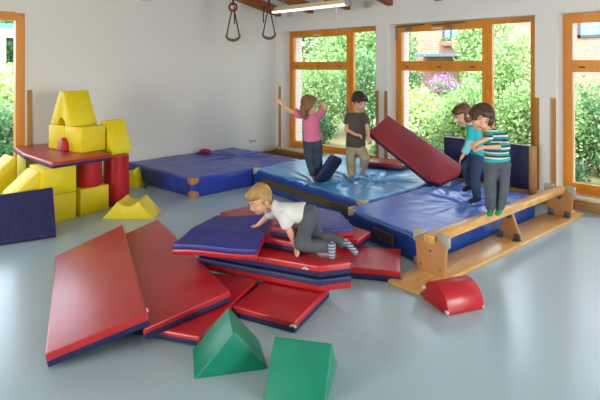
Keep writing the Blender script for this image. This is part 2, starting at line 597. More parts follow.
box(b, XL + .02, XR - .02, YF - .030, YF - .0005, .064, .125, .003)
struct('baseboard_front', b, SK)
struct('baseboard_left', bx(XL + .0005, XL + .02, 2.5, YF - .005, 0, .09, .003), SK)

# ---------------------------------------------------------------- outside
GRASS = mat('garden_soil', '5F6B3C', .9, .3, 12, '7B6A4A', 3)
b = NB()
box(b, -60, 40, 7.76, 70, -.45, -.15)
box(b, -60, XL - .31, -40, 7.76, -.45, -.15)
struct('ground_outside', b, GRASS)
nrng = np.random.default_rng(3)
def leaves(name, blobs, size, m, parent):
    """a cloud of single leaves: blobs of (centre, radii, count), each leaf a folded diamond"""
    allv, cnt = [], 0
    for c, r, n in blobs:
        u = nrng.normal(size=(n, 3)); u /= np.linalg.norm(u, axis=1)[:, None]
        rad = nrng.uniform(.35, 1.0, n)[:, None] ** .5
        wob = 1 + .18 * np.sin(u[:, :1] * 7 + c[0]) * np.sin(u[:, 1:2] * 6 + c[1]) + .1 * np.sin(u[:, 2:3] * 13)
        p = np.array(c) + u * np.array(r) * rad * wob
        d = u * .6 + nrng.normal(size=(n, 3)) * .7; d[:, 2] -= .15
        d /= np.linalg.norm(d, axis=1)[:, None]
        s = np.cross(d, nrng.normal(size=(n, 3))); s /= np.linalg.norm(s, axis=1)[:, None]
        q = np.cross(d, s)
        L = (size * nrng.uniform(.6, 1.3, n))[:, None]
        V = np.stack([p, p + d * L * .5 + s * L * .3 + q * L * .08, p + d * L, p + d * L * .5 - s * L * .3 + q * L * .08], 1)
        allv.append(V.reshape(-1, 3)); cnt += n
    V = np.concatenate(allv)
    V[:, 2] = np.maximum(V[:, 2], -.14)
    me = bpy.data.meshes.new(name)
    me.vertices.add(len(V)); me.vertices.foreach_set('co', V.ravel())
    me.loops.add(cnt * 4); me.loops.foreach_set('vertex_index', np.arange(cnt * 4))
    me.polygons.add(cnt); me.polygons.foreach_set('loop_start', np.arange(cnt) * 4)
    me.update(); me.validate()
    me.materials.append(m)
    return link(bpy.data.objects.new(name, me), parent)

def shrub(label, x, y, rx, ry, h, m, n, size=.1, name='shrub', cat='bush', group='garden bushes', flowers=None, trunk=0):
    t = thing(name, label, cat, (x, y, -.15), 0, group)
    z0 = trunk
    blobs = []
    nb = 7
    for i in range(nb):
        a = rng.uniform(0, 6.28); q = rng.uniform(.1, .65)
        hh = rng.uniform(.35, .72)
        blobs.append(((math.cos(a) * rx * q, math.sin(a) * ry * q, z0 + (h - z0) * hh), (rx * .55, ry * .55, (h - z0) * rng.uniform(.3, .42)), n // (nb + 2)))
    blobs.append(((0, 0, z0 + (h - z0) * .42), (rx * .9, ry * .85, (h - z0) * .45), 2 * n // (nb + 2)))
    leaves('foliage', blobs, size, LEAF[m], t)
    b = NB()
    if trunk:
        tube(b, [(0, 0, -.02), (.03, .02, trunk), (0, .05, h * .8)], [.11, .09, .03], 8)
    for i in range(5):
        a = i * 1.26 + .3
        tube(b, [(.05 * math.cos(a), .05 * math.sin(a), trunk * .8 - .02), (rx * .3 * math.cos(a), ry * .3 * math.sin(a), trunk + (h - trunk) * .4), (rx * .5 * math.cos(a), ry * .5 * math.sin(a), trunk + (h - trunk) * .7)], [.03, .02, .008], 6)
    obj('trunk' if trunk else 'stem', b, BARK, t)
    if flowers:
        leaves('blossom', flowers, .07, PURPLE, t)
    return t
#      label, x, y, rx, ry, height, leaf colour, leaves, leaf size
SHRUBS = [
    ('mid green bush outside the left end of the left garden window', -11.9, 10.6, 1.1, .9, 2.5, 1, 8000, .1),
    ('rounded bush in the middle of the view through the left garden window', -10.1, 10.7, 1.0, .9, 2.2, 0, 8000, .09),
    ('bush behind the narrow pane of the left garden window', -8.75, 11.2, .7, .7, 2.5, 1, 6500, .09),
    ('low dark bush close under the left garden window, behind the girl', -9.0, 9.2, .75, .6, .95, 2, 3200, .08),
    ('tall green bush at the left side of the middle garden window', -9.0, 13.2, .6, .6, 3.4, 1, 4200, .11),
    ('pale yellow-green bush in the middle garden window above the red mat', -6.6, 10.3, 1.1, .9, 1.4, 3, 8500, .09),
    ('bright bush behind the boy in the striped jumper', -5.2, 9.8, .85, .8, 1.55, 0, 7500, .08),
    ('tall light green bush filling the narrow pane of the middle garden window', -5.3, 11.6, .9, .8, 2.6, 0, 8000, .09),
    ('bright bush at the left edge of the right garden window', -3.75, 9.9, .8, .7, 1.75, 0, 7000, .08),
    ('mid green bush cut by the right edge of the photo', -2.9, 10.6, .9, .8, 1.7, 1, 7000, .08),
    ('low dark ground plant outside the foot of the right garden window', -3.4, 8.8, .8, .4, .5, 2, 2600, .07),
    ('low leafy plant outside the foot of the middle garden window', -5.9, 8.8, .9, .45, .6, 1, 2600, .08),
]
for s in SHRUBS:
    shrub(*s)
shrub('bush with purple blossom in front of the brick house', -8.35, 14.6, .8, .7, 1.65, 0, 3200, .11, flowers=[((.1, -.45, 1.45), (.5, .3, .3), 420), ((.6, -.4, 1.25), (.3, .25, .25), 160)])
TREES = [
    ('leafy tree in the far left of the left garden window', -16.5, 15.5, 2.4, 2.0, 4.6, 1, 9000, .2),
    ('light green tree beside the pale sky in the left garden window', -13.0, 15.0, 1.9, 1.6, 3.9, 0, 8000, .18),
    ('tree hiding the left end of the brick house', -11.75, 16.5, .9, .9, 4.4, 1, 6000, .14),
    ('light green tree in front of the brick house', -7.3, 15.0, .75, .8, 3.7, 0, 7000, .11),
]
for s in TREES:
    shrub(*s, name='tree', cat='tree', group='garden trees', trunk=1.0)
SIDE = [
    ('bush with mixed leaves outside the tall window at the left edge', -10.6, 2.7, .9, .9, 1.35, 1, 5200, .09),
    ('dark bush low outside the tall window at the left edge', -9.5, 2.35, .5, .5, .75, 2, 3000, .07),
    ('pale bush further off outside the tall window at the left edge', -13.6, 3.6, 1.2, 1.2, 1.9, 3, 5200, .12),
]
for s in SIDE:
    shrub(*s)
shrub('dark tree top behind the white carport on the left', -19.5, 5.2, 2.2, 2.2, 4.4, 2, 6500, .2, name='tree', cat='tree', group='garden trees', trunk=1.0)
t = thing('carport', 'white carport with posts seen through the tall window at the left edge', 'carport', (-15.2, 4.0, -.15))
obj('beam', bx(-.1, .1, -2.6, 2.6, 2.72, 2.98), WHITE, t)
for y in (-2.4, -.02, 2.4):
    obj('post', bx(-.08, .08, y - .08, y + .08, 0, 2.72), WHITE, t)
obj('roof', bx(-2.4, .16, -2.7, 2.7, 2.98, 3.08), mat('teal_roof', '5E9C98', .6), t)
t = thing('brick_house', 'pale brick house beyond the garden with grey-blue windows', 'house', (-9.0, 20.0, -.15))
HW = [(-2.6, 2.97, .8, 1.1), (2.75, 2.97, 1.5, 1.1), (-5.6, .9, 1.0, 1.0)]      # window left x, sill z, width, height (local)
b = NB()
box(b, -7.2, 9, 0, .3, 0, 6.2)
box(b, -7.2, -6.9, .3, 8, 0, 6.2); box(b, 8.7, 9, .3, 8, 0, 6.2); box(b, -7.2, 9, 7.7, 8, 0, 6.2)
obj('wall', b, BRICK, t)
b = NB()
prism(b, [(-.6, 6.0), (4.0, 8.6), (8.6, 6.0), (8.6, 6.2), (4.0, 8.8), (-.6, 6.2)], 17, Matrix(((0, 1, 0, -7.6), (1, 0, 0, 0), (0, 0, 1, 0), (0, 0, 0, 1))))
obj('roof', b, mat('roof_tile', '7A4636', .8, .3, 10), t)
obj('canopy', bx(-3.5, .4, -.9, -.001, 2.35, 2.47), mat('slate', '60707A', .6), t)
for x, z, wd, h in HW:
    b = NB()
    for a in ((x, x + .09, z, z + h), (x + wd - .09, x + wd, z, z + h), (x + wd / 2 - .03, x + wd / 2 + .03, z, z + h), (x, x + wd, z, z + .09), (x, x + wd, z + h - .09, z + h), (x, x + wd, z + h * .55, z + h * .55 + .05)):
        box(b, a[0], a[1], -.06, -.001, a[2], a[3])
    f = obj('window', b, mat('grey_frame', '4A4A54', .5), t)
    obj('pane', bx(x + .08, x + wd - .08, -.02, -.002, z + .08, z + h - .08), mat('far_glass', '7C93A8', .12), f)
fb = thing('flower_box', 'flower box under the upper window of the brick house', 'planter', (-11.2, 19.84, 2.66))
obj('trough', bx(-.42, .42, -.12, .14, 0, .2, .01), mat('terracotta', 'A8684A', .7), fb)
leaves('flowers', [((0, 0, .25), (.42, .12, .14), 260)], .09, LEAF[1], fb)

# ---------------------------------------------------------------- thick crash mats
def crash_mat(label, quad, T, top_m, side_m, sinks, seed, band=False, patches=(), patch_m=None, tilt=(0, 0), group='thick blue crash mats', amp=.010):
    """quad: four plan corners (front-left, front-right, back-right, back-left); sinks: (x, y, depth, reach) where a foot presses"""
    Q = [Vector((x, y, 0)) for x, y in quad]
    c = sum(Q, Vector()) / 4
    t = thing('crash_mat', label, 'mat', c, 0, group)
    V, Fc = rbox(2, 2, T, .035, 110, 110, 6)
    out = np.zeros_like(V)
    s, tt = (V[:, 0] + 1) / 2, (V[:, 1] + 1) / 2
    q = np.array([list(p - c) for p in Q])
    for i, wgt in enumerate(((1 - s) * (1 - tt), s * (1 - tt), s * tt, (1 - s) * tt)):
        out[:, :2] += wgt[:, None] * q[i][:2]
    z = V[:, 2].copy()
    wx, wy = out[:, 0] + c.x, out[:, 1] + c.y
    topw = np.clip((z - T * .5) / (T * .5), 0, 1)
    dz = np.zeros(len(V))
    for (sx_, sy_, dep, reach) in sinks:
        d = np.hypot(wx - sx_, wy - sy_)
        a = np.arctan2(wy - sy_, wx - sx_)
        dz -= dep * np.exp(-(d / reach) ** 2)
        dz += .006 * (np.sin(a * 19 + 2 * seed) * .6 + np.sin(a * 27 + seed) * .4) * np.exp(-((d - .42) / .26) ** 2)
        dz += .015 * (np.sin(a * 11 + seed) * .6 + np.sin(a * 7 + 1 + seed) * .4) * np.exp(-((d - .25) / .33) ** 2)
    nz = np.array([noise.noise(Vector((x * 2.2 + seed, y * 2.2, 0))) + .6 * noise.noise(Vector((x * 1.2 + 4, y * 7 + seed, 2))) for x, y in zip(wx, wy)])
    dz += amp * nz * (.4 + .6 * topw)
    dz += (tilt[0] * (s - .5) + tilt[1] * (tt - .5))
    out[:, 2] = np.maximum(z + dz * topw, .0)
    mid = np.sin(np.clip(z / T, 0, 1) * math.pi)
    nr = np.hypot(out[:, 0], out[:, 1])
    side = (np.abs(np.abs(V[:, 0]) - 1) < 1e-4) | (np.abs(np.abs(V[:, 1]) - 1) < 1e-4)
    pl = np.array([noise.noise(Vector((x * 6 + seed, y * 6, zz * 3))) for x, y, zz in zip(wx, wy, z)])
    out[:, :2] += (out[:, :2] / np.maximum(nr, .01)[:, None]) * (side * mid * (.006 + .012 * pl))[:, None]
    nrm_top = np.array([(V[f][:, 2] > T - .012).mean() > .5 for f in Fc])
    topF = [f for f, k in zip(Fc, nrm_top) if k]
    sideF = [f for f, k in zip(Fc, nrm_top) if not k]
    for nm, fl_, m in (('top_cover', topF, top_m), ('side_cover', sideF, side_m)):
        use = sorted({i for f in fl_ for i in f}); mp = {g: i for i, g in enumerate(use)}
        from_np(nm, out[use], [[mp[i] for i in f] for f in fl_], m, t, 180)
    if band:                                        # velcro band along the front side
        a, b_ = (Q[0] - c).lerp(Q[1] - c, band[0]), (Q[0] - c).lerp(Q[1] - c, band[1])
        d = (b_ - a).normalized(); o_ = Vector((d.y, -d.x, 0))
        b = NB()
        n = 24
        rows = []
        for i in range(n + 1):
            p = a.lerp(b_, i / n) + o_ * (.026 + .004 * math.sin(i * 1.7))
            rows.append([b.verts.new(p + Vector((0, 0, T * f))) for f in (.30, .40, .58, .68)] + [b.verts.new(p - o_ * .04 + Vector((0, 0, T * f))) for f in (.68, .30)])
        for r0, r1 in zip(rows, rows[1:]):
            for j in range(6):
                b.faces.new((r0[j], r1[j], r1[(j + 1) % 6], r0[(j + 1) % 6]))
        b.faces.new(rows[0]); b.faces.new(rows[-1][::-1])
        obj('velcro_band', b, BROWNB, t)
    for ci, zf in patches:                          # leather reinforcements wrapped around the corners
        p = Q[ci] - c
        inward = -p.normalized()
        e1 = (Q[(ci + 1) % 4] - Q[ci]).normalized(); e2 = (Q[ci - 1] - Q[ci]).normalized()
        b = NB()
        r = .036
        zc = T * zf
        cols = []
        path = [p + e1 * .10 - e2 * .007, p + e1 * .05 - e2 * .008, p + e1 * .012 + e2 * 0 - e2 * .007 * 1, p + e2 * .012 - e1 * .007, p + e2 * .05 - e1 * .008, p + e2 * .10 - e1 * .007]
        hs = (.025, .05, .058, .058, .05, .025)
        for q_, h in zip(path, hs):
            z0, z1 = max(zc - h, .004), min(zc + h, T + .004)
            cols.append([b.verts.new(Vector((q_.x, q_.y, zz))) for zz in (z0, (z0 + z1) / 2, z1)] + [b.verts.new(Vector((q_.x, q_.y, zz)) + inward * .03) for zz in (z1 , z0)])
        for r0, r1 in zip(cols, cols[1:]):
            for j in range(5):
                b.faces.new((r0[j], r1[j], r1[(j + 1) % 5], r0[(j + 1) % 5]))
        b.faces.new(cols[0]); b.faces.new(cols[-1][::-1])
        tag(obj('corner_patch', b, patch_m, t), 'leather corner patch')
    return t
lm = crash_mat('royal blue crash mat on the left with a magenta cap lying on it', [(-8.0, 3.93), (-6.19, 3.99), (-6.16, 6.12), (-8.03, 6.10)], .27, CRASH1, CRASH1, [(-7.2, 5.6, .012, .3)], 1.0, False, [(1, .14), (1, .9)], TAN)
lb = NB()
for k_ in range(2):
    ellipsoid(lb, (.955, -.99 + .0, .16), (.006, .03, .03), None, 10, 8)
mk = tag(obj('emblem', bx(-.022, .022, -.003, .003, -.022, .022, .003), mat('pale_blue_print', '8FB4DC', .5), lm, 30, (.80, -1.052, .165)), 'small pale round print')
lb.free()
st = obj('carry_strap', tube(NB(), [(-.18, -1.075, .1), (-.18, -1.10, .03), (-.17, -1.2, .012), (-.05, -1.24, .012)], .012, 8), NAVY, lm)
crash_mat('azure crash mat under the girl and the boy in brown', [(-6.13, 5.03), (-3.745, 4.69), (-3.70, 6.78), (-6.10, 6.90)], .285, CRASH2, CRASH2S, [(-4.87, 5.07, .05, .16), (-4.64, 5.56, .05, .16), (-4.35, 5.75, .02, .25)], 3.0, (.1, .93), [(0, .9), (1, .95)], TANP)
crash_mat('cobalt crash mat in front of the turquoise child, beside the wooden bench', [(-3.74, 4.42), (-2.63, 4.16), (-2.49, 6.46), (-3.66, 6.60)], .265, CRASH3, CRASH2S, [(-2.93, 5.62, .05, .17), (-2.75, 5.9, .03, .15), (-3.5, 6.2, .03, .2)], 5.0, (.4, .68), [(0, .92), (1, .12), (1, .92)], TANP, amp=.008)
cap = thing('cap', 'crumpled magenta cap lying on the left blue crash mat', 'cap', (-7.84, 5.32, .272))
b = NB()
ellipsoid(b, (0, 0, .035), (.10, .085, .045)); ellipsoid(b, (.05, .02, .03), (.07, .06, .04)); ellipsoid(b, (-.06, -.03, .02), (.06, .05, .028))
obj('crown', melt(b, .012, 3, lambda p: .012 * noise.noise(p * 22)), MAG, cap)
b = NB()
ellipsoid(b, (.0, -.10, .014), (.10, .07, .010))
obj('brim', b, mat('dark_magenta', '7A1038', .8), cap)

# ---------------------------------------------------------------- red and navy folding mats
T = .085
folding_mat('large red mat at the far left, its right edge resting on the next mat', [(-5.032, 1.761, 0.088), (-3.313, 1.101, 0.09), (-3.087, 1.65, 0.255), (-5.057, 2.436, 0.215)], T, RED, NAVY, patch=[(2, .06)])
folding_mat('second large red mat from the left, half under the leftmost one', [(-5.093, 2.41, 0.09), (-3.113, 1.635, 0.15), (-3.097, 2.325, 0.178), (-5.303, 2.969, 0.125)], T - .005, REDB, NAVY)
folding_mat('red mat poking out under the second large mat, right behind the standing green wedge', [(-3.516, 1.584, 0.075), (-2.875, 1.912, 0.078), (-3.28, 2.737, 0.098), (-3.93, 2.42, 0.09)], .066, REDB, NAVY, patch=[(2, .05)])
folding_mat('red mat flat on the floor under the front of the mat pile, nearest the viewer', [(-3.07, 2.322, 0.084), (-2.574, 2.483, 0.084), (-2.785, 3.067, 0.084), (-3.295, 2.905, 0.084)], T - .002, REDB, NAVY, patch=[(0, .97)])
cy, sy = math.cos(R(21)), math.sin(R(21))
def uv(o, pts, z):
    return [(o[0] + u * cy - v * sy, o[1] + u * sy + v * cy, z) for u, v in pts]
E1 = [(-1.15, 0), (0, 0), (.205, .184), (.02, .30), (-1.15, .42)]
folding_mat('navy topped mat turned over under the front red mat of the pile', uv((-2.77, 2.93), E1, .184), .095, NAVY, REDB)
folding_mat('red mat with a cut corner at the front of the pile under the crawling boy', uv((-2.785, 2.945), E1, .284), .096, REDB, NAVY, patch=[(0, .90)])
folding_mat('red mat in the middle of the pile just behind the hand of the crawling boy', uv((-3.05, 3.035), [(-.95, 0), (0, 0), (.0, .42), (-.95, .42)], .374), T, REDB, NAVY)
folding_mat('red mat on top of the pile under the chest of the crawling boy', uv((-3.10, 3.06), [(-.29, 0), (.02, 0), (.02, .36), (-.29, .36)], .464), T, DRED, NAVY)
folding_mat('red mat behind the blue mat at the left back of the pile', [(-5.08, 3.66, .1), (-3.95, 3.66, .1), (-3.93, 4.22, .1), (-5.06, 4.28, .1)], .09, RED, DRED)
folding_mat('red mat under the blue mat at the back right of the pile', [(-4.05, 3.52, .178), (-3.15, 3.87, .178), (-3.22, 4.17, .178), (-3.46, 4.19, .178), (-4.2, 3.98, .178)], .082, REDB, NAVY)
folding_mat('navy topped mat behind the crawling boy at the back of the pile', [(-3.95, 3.60, .268), (-3.41, 3.665, .268), (-3.24, 3.93, .268), (-3.69, 4.235, .268), (-4.2, 4.20, .268), (-4.25, 3.8, .268)], .086, NAVYB, REDB, group='blue topped mats of the pile')
# the blue mat under the boy's hand sags over the pile
def sagging_mat(label, quad, T, top, bottom, sag, name='gym_mat', group=None, tilt_n=26, zfun=None):
    q = [Vector(p) for p in quad]
    c = sum(q, Vector()) / 4
    t = thing(name, label, 'mat', c - Vector((0, 0, T)), 0, group)
    for nm, zb, h, m in (('top_cover', T * .5, T * .5, top), ('bottom_cover', 0, T * .5 - .0005, bottom)):
        V, Fc = rbox(2, 2, h, min(.018, h * .42), tilt_n, tilt_n, 2)
        s, tt = np.clip((V[:, 0] + 1) / 2, 0, 1), np.clip((V[:, 1] + 1) / 2, 0, 1)
        out = np.zeros_like(V)
        Q = np.array([list(p - c) for p in q])
        for i, wgt in enumerate(((1 - s) * (1 - tt), s * (1 - tt), s * tt, (1 - s) * tt)):
            out += wgt[:, None] * Q[i]
        out[:, 2] += V[:, 2] + zb + np.array([sag(a, b_) for a, b_ in zip(s, tt)])
        from_np(nm, out, Fc, m, t, 60)
    return t
sagging_mat('blue topped mat on the pile with the hand of the blond boy on it',
            [(-3.79, 2.25, .376), (-3.195, 2.66, .382), (-3.62, 3.20, .462), (-3.99, 2.835, .455)], .088, NAVYB, REDB,
            lambda s, t: .014 * math.sin(t * math.pi) * (1 - s) + .006 * math.sin(s * 6 + t * 3) + .012 * math.exp(-((t - .45) / .12) ** 2) * (1 - s), group='blue topped mats of the pile')
folding_mat('red mat lying on the azure crash mat behind the boy in brown', [(-5.03, 6.28, .372), (-4.40, 6.44, .372), (-4.45, 6.86, .372), (-5.12, 6.70, .372)], .08, RED, NAVY)
gm = sagging_mat('red mat at the right end of the pile, bending down towards the bench', [(-3.31, 3.19, .094), (-2.545, 3.70, .094), (-2.868, 4.17, .094), (-3.62, 3.66, .094)], T + .004, REDB, NAVY,
                 lambda s, t: .185 * (1 - min(max((s - .06) / .30, 0), 1) ** 2 * (3 - 2 * min(max((s - .06) / .30, 0), 1))) + .006 * math.sin(s * 34 + 4 * t) * math.exp(-((s - .35) / .2) ** 2), group='red and navy gym mats')
folding_mat('dark red mat lifted on edge by the boy in brown before the windows', [(-4.455, 5.739, .936), (-3.692, 5.987, .325), (-3.556, 6.090, .300), (-3.472, 6.44, .385), (-3.527, 6.60, .461), (-4.488, 6.204, 1.124)], .085, DRED, NAVY)
folding_mat('navy mat leaning on the yellow blocks at the left edge of the photo', [(-6.08, .98, .022), (-5.79, 2.04, .036), (-6.255, 2.165, .455), (-6.545, 1.10, .40)], .06, NAVYW, REDB, split=.7, group='navy mats')
t = thing('cushion', 'flat navy cushion standing on edge at the feet of the girl in pink', 'cushion', (-4.745, 5.22, .245), YAW)
b = NB()
V, Fc = rbox(.42, .36, .14, .05, 16, 16, 4)
s_, t_ = V[:, 0] / .21, V[:, 1] / .18
V[:, 2] = (V[:, 2] - .07) * (1 - .75 * np.maximum(np.abs(s_), np.abs(t_)) ** 2.5)
c4 = from_np('cover', V, Fc, NAVY, t, 60)
u_, v_ = Vector((.57, 0, .82)), Vector((.45, .85, -.31)).normalized()
c4.matrix_basis = Matrix.Translation((-.01, 0, .19)) @ Matrix((u_, v_, u_.cross(v_))).transposed().to_4x4()

# ---------------------------------------------------------------- yellow and red foam blocks
def foam(name, label, bm, m, loc, rz=0, cat='foam block', group='yellow foam blocks'):
    return tag(obj(name, bm, m, None, 40, loc, (0, 0, rz)), label, cat, group)
def cube(label, x, y, z, lx=.4, ly=.39, lz=.325, rz=0):
    return foam('foam_block', label, bx(-lx / 2, lx / 2, -ly / 2, ly / 2, 0, lz, .012), YEL, (x, y, z), rz)
cube('yellow cube on the floor under another yellow cube, behind the navy mat', -6.56, 2.27, 0, rz=R(4))
cube('upper yellow cube just under the red board, left of the short red cylinder', -6.56, 2.27, .326, rz=R(4))
cube('yellow cube on the floor under the short red cylinder', -6.63, 2.70, 0, rz=R(9))
cube('yellow block at the back left carrying the far end of the red board', -7.66, 2.42, .0, .38, .36, .326)
cube('upper yellow block at the back left just under the far end of the red board', -7.66, 2.42, .327, .38, .36, .326)
cube('yellow block mostly hidden behind the leaning navy mat, under the small ramp', -6.72, 1.86, 0, .38, .36, .30)
b = prism(NB(), [(-.15, 0), (.15, 0), (.15, .305), (.13, .31), (-.15, .07)], .34, Matrix.Translation((0, -.17, 0)), .008)
foam('foam_ramp', 'small yellow ramp block tilted up towards the red board, above the navy mat', b, YEL, (-6.60, 1.935, .302), R(94))
b = prism(NB(), [(-.2, 0), (.2, 0), (.2, .685), (.17, .69), (-.2, .36)], .36, Matrix.Translation((0, -.18, 0)), .010)
foam('foam_ramp', 'tall yellow block with a sloping top at the left edge of the photo', b, YEL, (-7.35, 1.84, 0), R(93))
def cyl(label, x, y, z, r, h):
    b = NB()
    n = 40
    prof = [(r * .4, 0), (r - .012, 0), (r, .012), (r, h - .012), (r - .012, h), (r * .4, h)]
    ringed(b, [[(q * math.cos(2 * math.pi * i / n), q * math.sin(2 * math.pi * i / n), zz) for i in range(n)] for q, zz in prof])
    return foam('foam_cylinder', label, b, REDB, (x, y, z), 0, 'foam cylinder', 'red foam cylinders')
cyl('short red cylinder on a yellow cube holding up the red board', -6.59, 2.72, .326, .158, .326)
cyl('tall red cylinder standing on the floor at the right end of the block house', -6.675, 3.12, 0, .162, .652)
t = folding_mat('red board with navy underside carrying the little yellow house', [(-7.92, 2.22, .718), (-7.2, 2.14, .712), (-6.29, 2.17, .722), (-6.34, 2.90, .722), (-6.6, 2.93, .722), (-7.92, 2.93, .722)], .068, RED, NAVY, group=None)
def arch_block(label, sgn, x, y, z, rz):
    """block with a quarter-round cut at one lower corner"""
    L_, D_, H_, r = .365, .355, .322, .172
    arc = [(L_ - .094 * math.cos(a), r * math.sin(a) ** .75) for a in [math.pi / 2 * k / 8 for k in range(9)]]
    prof = [(0, 0)] + arc[0:] + [(L_, H_), (0, H_)]
    prof = [(sgn * p, q) for p, q in prof]
    return foam('arch_block', label, prism(NB(), prof, D_, None, .006), YEL, (x, y, z), rz)
RZ = R(12.5)
du = Vector((math.cos(RZ), math.sin(RZ), 0))
o_ = Vector((-7.425, 2.514, .723))
arch_block('left half of the yellow house on the red board, left of its red door', 1, *o_, RZ)
p2 = o_ + du * (.365 * 2 + .004)
arch_block('right half of the yellow house on the red board, right of its red door', -1, *p2, RZ)
pd = o_ + du * .367 + Vector((math.sin(RZ), -math.cos(RZ), 0)) * .05
b2 = prism(NB(), [(.090 * math.cos(math.pi * k / 16), .168 * max(math.sin(math.pi * k / 16), 0) ** .75) for k in range(17)], .24, None, .004)
foam('foam_half_round', 'small red half round forming the door of the yellow house', b2, REDB, tuple(pd + Vector((0, 0, .0))), RZ, 'foam block', 'red foam half rounds')
def roof_block(label, x, y, z, rz, wd=.48, h=.455, dep=.375, arch=True):
    r = .085
    prof = [(-wd / 2, 0)]
    if arch:
        prof += [(-r * math.cos(math.pi * k / 12), r * 1.25 * math.sin(math.pi * k / 12)) for k in range(13)]
    prof += [(wd / 2, 0), (wd / 2, .035), (.04, h), (-.04, h), (-wd / 2, .035)]
    return foam('roof_block', label, prism(NB(), prof, dep, None, .005), YEL, (x, y, z), rz)
pr = o_ + du * .29 + Vector((0, 0, .3235))
roof_block('yellow triangular roof with a round arch on top of the yellow house', pr.x, pr.y, pr.z, RZ)
roof_block('yellow triangular roof block on the tall red cylinder', -6.90, 3.035, .654, R(8), .46, .44, .30, False)
def valley_block(label, x, y, z, rz, wd=.62, h=.205, dep=.36):
    arc = [(-.10 * math.cos(math.pi * k / 10), h - .055 * math.sin(math.pi * k / 10)) for k in range(11)]
    prof = [(-wd / 2, 0)] + [(wd / 2, 0), (.125, h)] + arc[::-1] + [(-.125, h)]
    return foam('valley_block', label, prism(NB(), prof, dep, None, .006), YEL, (x, y, z), rz)
valley_block('yellow block with a round hollow on the floor beside the tall red cylinder', -5.905, 2.904, 0, R(45.5))
valley_block('yellow valley block on the floor behind the tall red cylinder, by the blue mat', -7.47, 3.63, 0, R(45.5), .40, .25, .3)

# green wedges and the red half round in front
def wedge(label, p_fl, p_fr, dep, h):
    a, c = Vector(p_fl), Vector(p_fr)
    d = (c - a)
    rz = math.atan2(d.y, d.x)
    w_ = d.length
    b = prism(NB(), [(0, 0), (w_, 0), (w_ / 2 + .020, h), (w_ / 2 + .008, h)], dep, None, .006)
    return tag(obj('foam_wedge', b, GREEN, None, 40, (a.x, a.y, .0), (0, 0, rz)), label, 'foam wedge', 'green foam wedges')
wedge('green wedge with its triangular end turned to the viewer, in front of the red mats', (-2.617, 1.701, 0), (-2.391, 2.082, 0), .335, .243)
wedge('green wedge with a broad sloping face, cut by the lower edge of the photo', (-1.89, 2.04, 0), (-2.13, 2.42, 0), .345, .235)
def half_round():
    a, c, d = Vector((-2.262, 3.585, 0)), Vector((-1.965, 3.455, 0)), Vector((-1.84, 3.765, 0))
    u = c - a
    w_ = u.length
    ln = (d - c).length
    rz = math.atan2(u.y, u.x)
    arc = [(w_ / 2 - w_ / 2 * math.cos(math.pi * k / 24), .185 * math.sin(math.pi * k / 24) ** .8) for k in range(25)]
    o = thing('foam_half_round', 'red half round foam block on the floor beside the near end of the bench', 'foam block', (a.x, a.y, 0), rz, 'red foam half rounds')
    obj('cover', prism(NB(), arc, ln, None, .008), REDB, o)
    for x, y, z in ((w_ - .012, .006, .014), (.03, .0, .10), (w_ - .01, ln - .008, .014)):
        pb = NB()
        for k in range(4):
            ellipsoid(pb, (x + rng.uniform(-.012, .008), y + rng.uniform(-.006, .004), z + rng.uniform(-.006, .02)), (.014, .010, .012), None, 8, 6)
        tag(obj('worn_spot', pb, M_WORN, o), 'torn white spot in the cover')
    return o
half_round()

# ---------------------------------------------------------------- the upside-down gym bench
PINE = mat('pine_strips', 'E4B26C', .28, .04, 30, 'D0954E', 9, stretch=(18, .5, 1), detail=1)
PLY = mat('plywood', 'C18A55', .45, .05, 20, 'B57C48', 6, stretch=(1, 1, .3))
RUB = mat('grey_rubber', 'A6A193', .7, .1, 30)
BRK = mat('bracket_steel', '6D7478', .45, metal=.7)
bench = thing('gym_bench', 'long wooden gym bench turned upside down, a boy in a striped jumper on it', 'bench', (-2.455, 3.61, 0), R(-3.2))
obj('seat_board', bx(-.165, .165, 0, 3.36, 0, .032, .006), PINE, bench)
obj('balance_beam', bx(-.05, .05, .355, 3.14, .300, .372, .006), PINE, bench)
def foot(y, name='foot_panel'):
    """trapezoid end panel with a notch for the beam and rubber corners"""
    prof = [(-.135, .0), (.135, 0), (.165, .345), (.07, .345), (.06, .285), (-.06, .285), (-.07, .345), (-.165, .345)]
    t_ = .035
    f = obj(name, prism(NB(), prof, t_, Matrix.Translation((0, y, .032)), .004), PLY, bench)
    for sx in (-1, 1):
        b = prism(NB(), [(sx * .065, .27 + .065), (sx * .178, .255), (sx * .18, .362), (sx * .066, .362)][::sx], t_ + .018, Matrix.Translation((0, y - .009, .032)), .008)
        tag(obj('rubber_foot', b, RUB, f), 'grey rubber corner')
    for x, z in ((-.1, .06), (.1, .06), (0, .2)):
        obj('bolt', tube(NB(), [(x, y - .006, z + .032), (x, y + .002, z + .032)], .010, 10), BRK, f)
    return f
foot(.375); foot(3.03)
f = obj('middle_support', prism(NB(), [(-.14, 0), (.14, 0), (.035, .27), (-.035, .27)], .03, Matrix.Translation((0, 1.78, .032)), .003), PLY, bench)
def brackets(y, par, dy):
    for x, z in ((-.095, .05), (.095, .05)):
        b = NB()
        box(b, x - .035, x + .035, y - .004, y - .0005, z - .012, z + .05, .001)
        box(b, x - .035, x + .035, y + (-.05 if dy < 0 else 0), y - .0005 if dy < 0 else y + .05, .0325, .037, .001)
        obj('bracket', b, BRK, par)
    obj('bracket', bx(-.03, .03, y - .004, y - .0005, .21 + .032, .268 + .032, .001), BRK, par)
brackets(1.78, f, -1)
for ch in [o for o in bench.children if o.name.startswith('foot_panel')][1:]:
    brackets(3.03, ch, -1)
obj('hook', bx(-.03, .1, 3.14, 3.30, .033, .062, .012), PINE, bench)

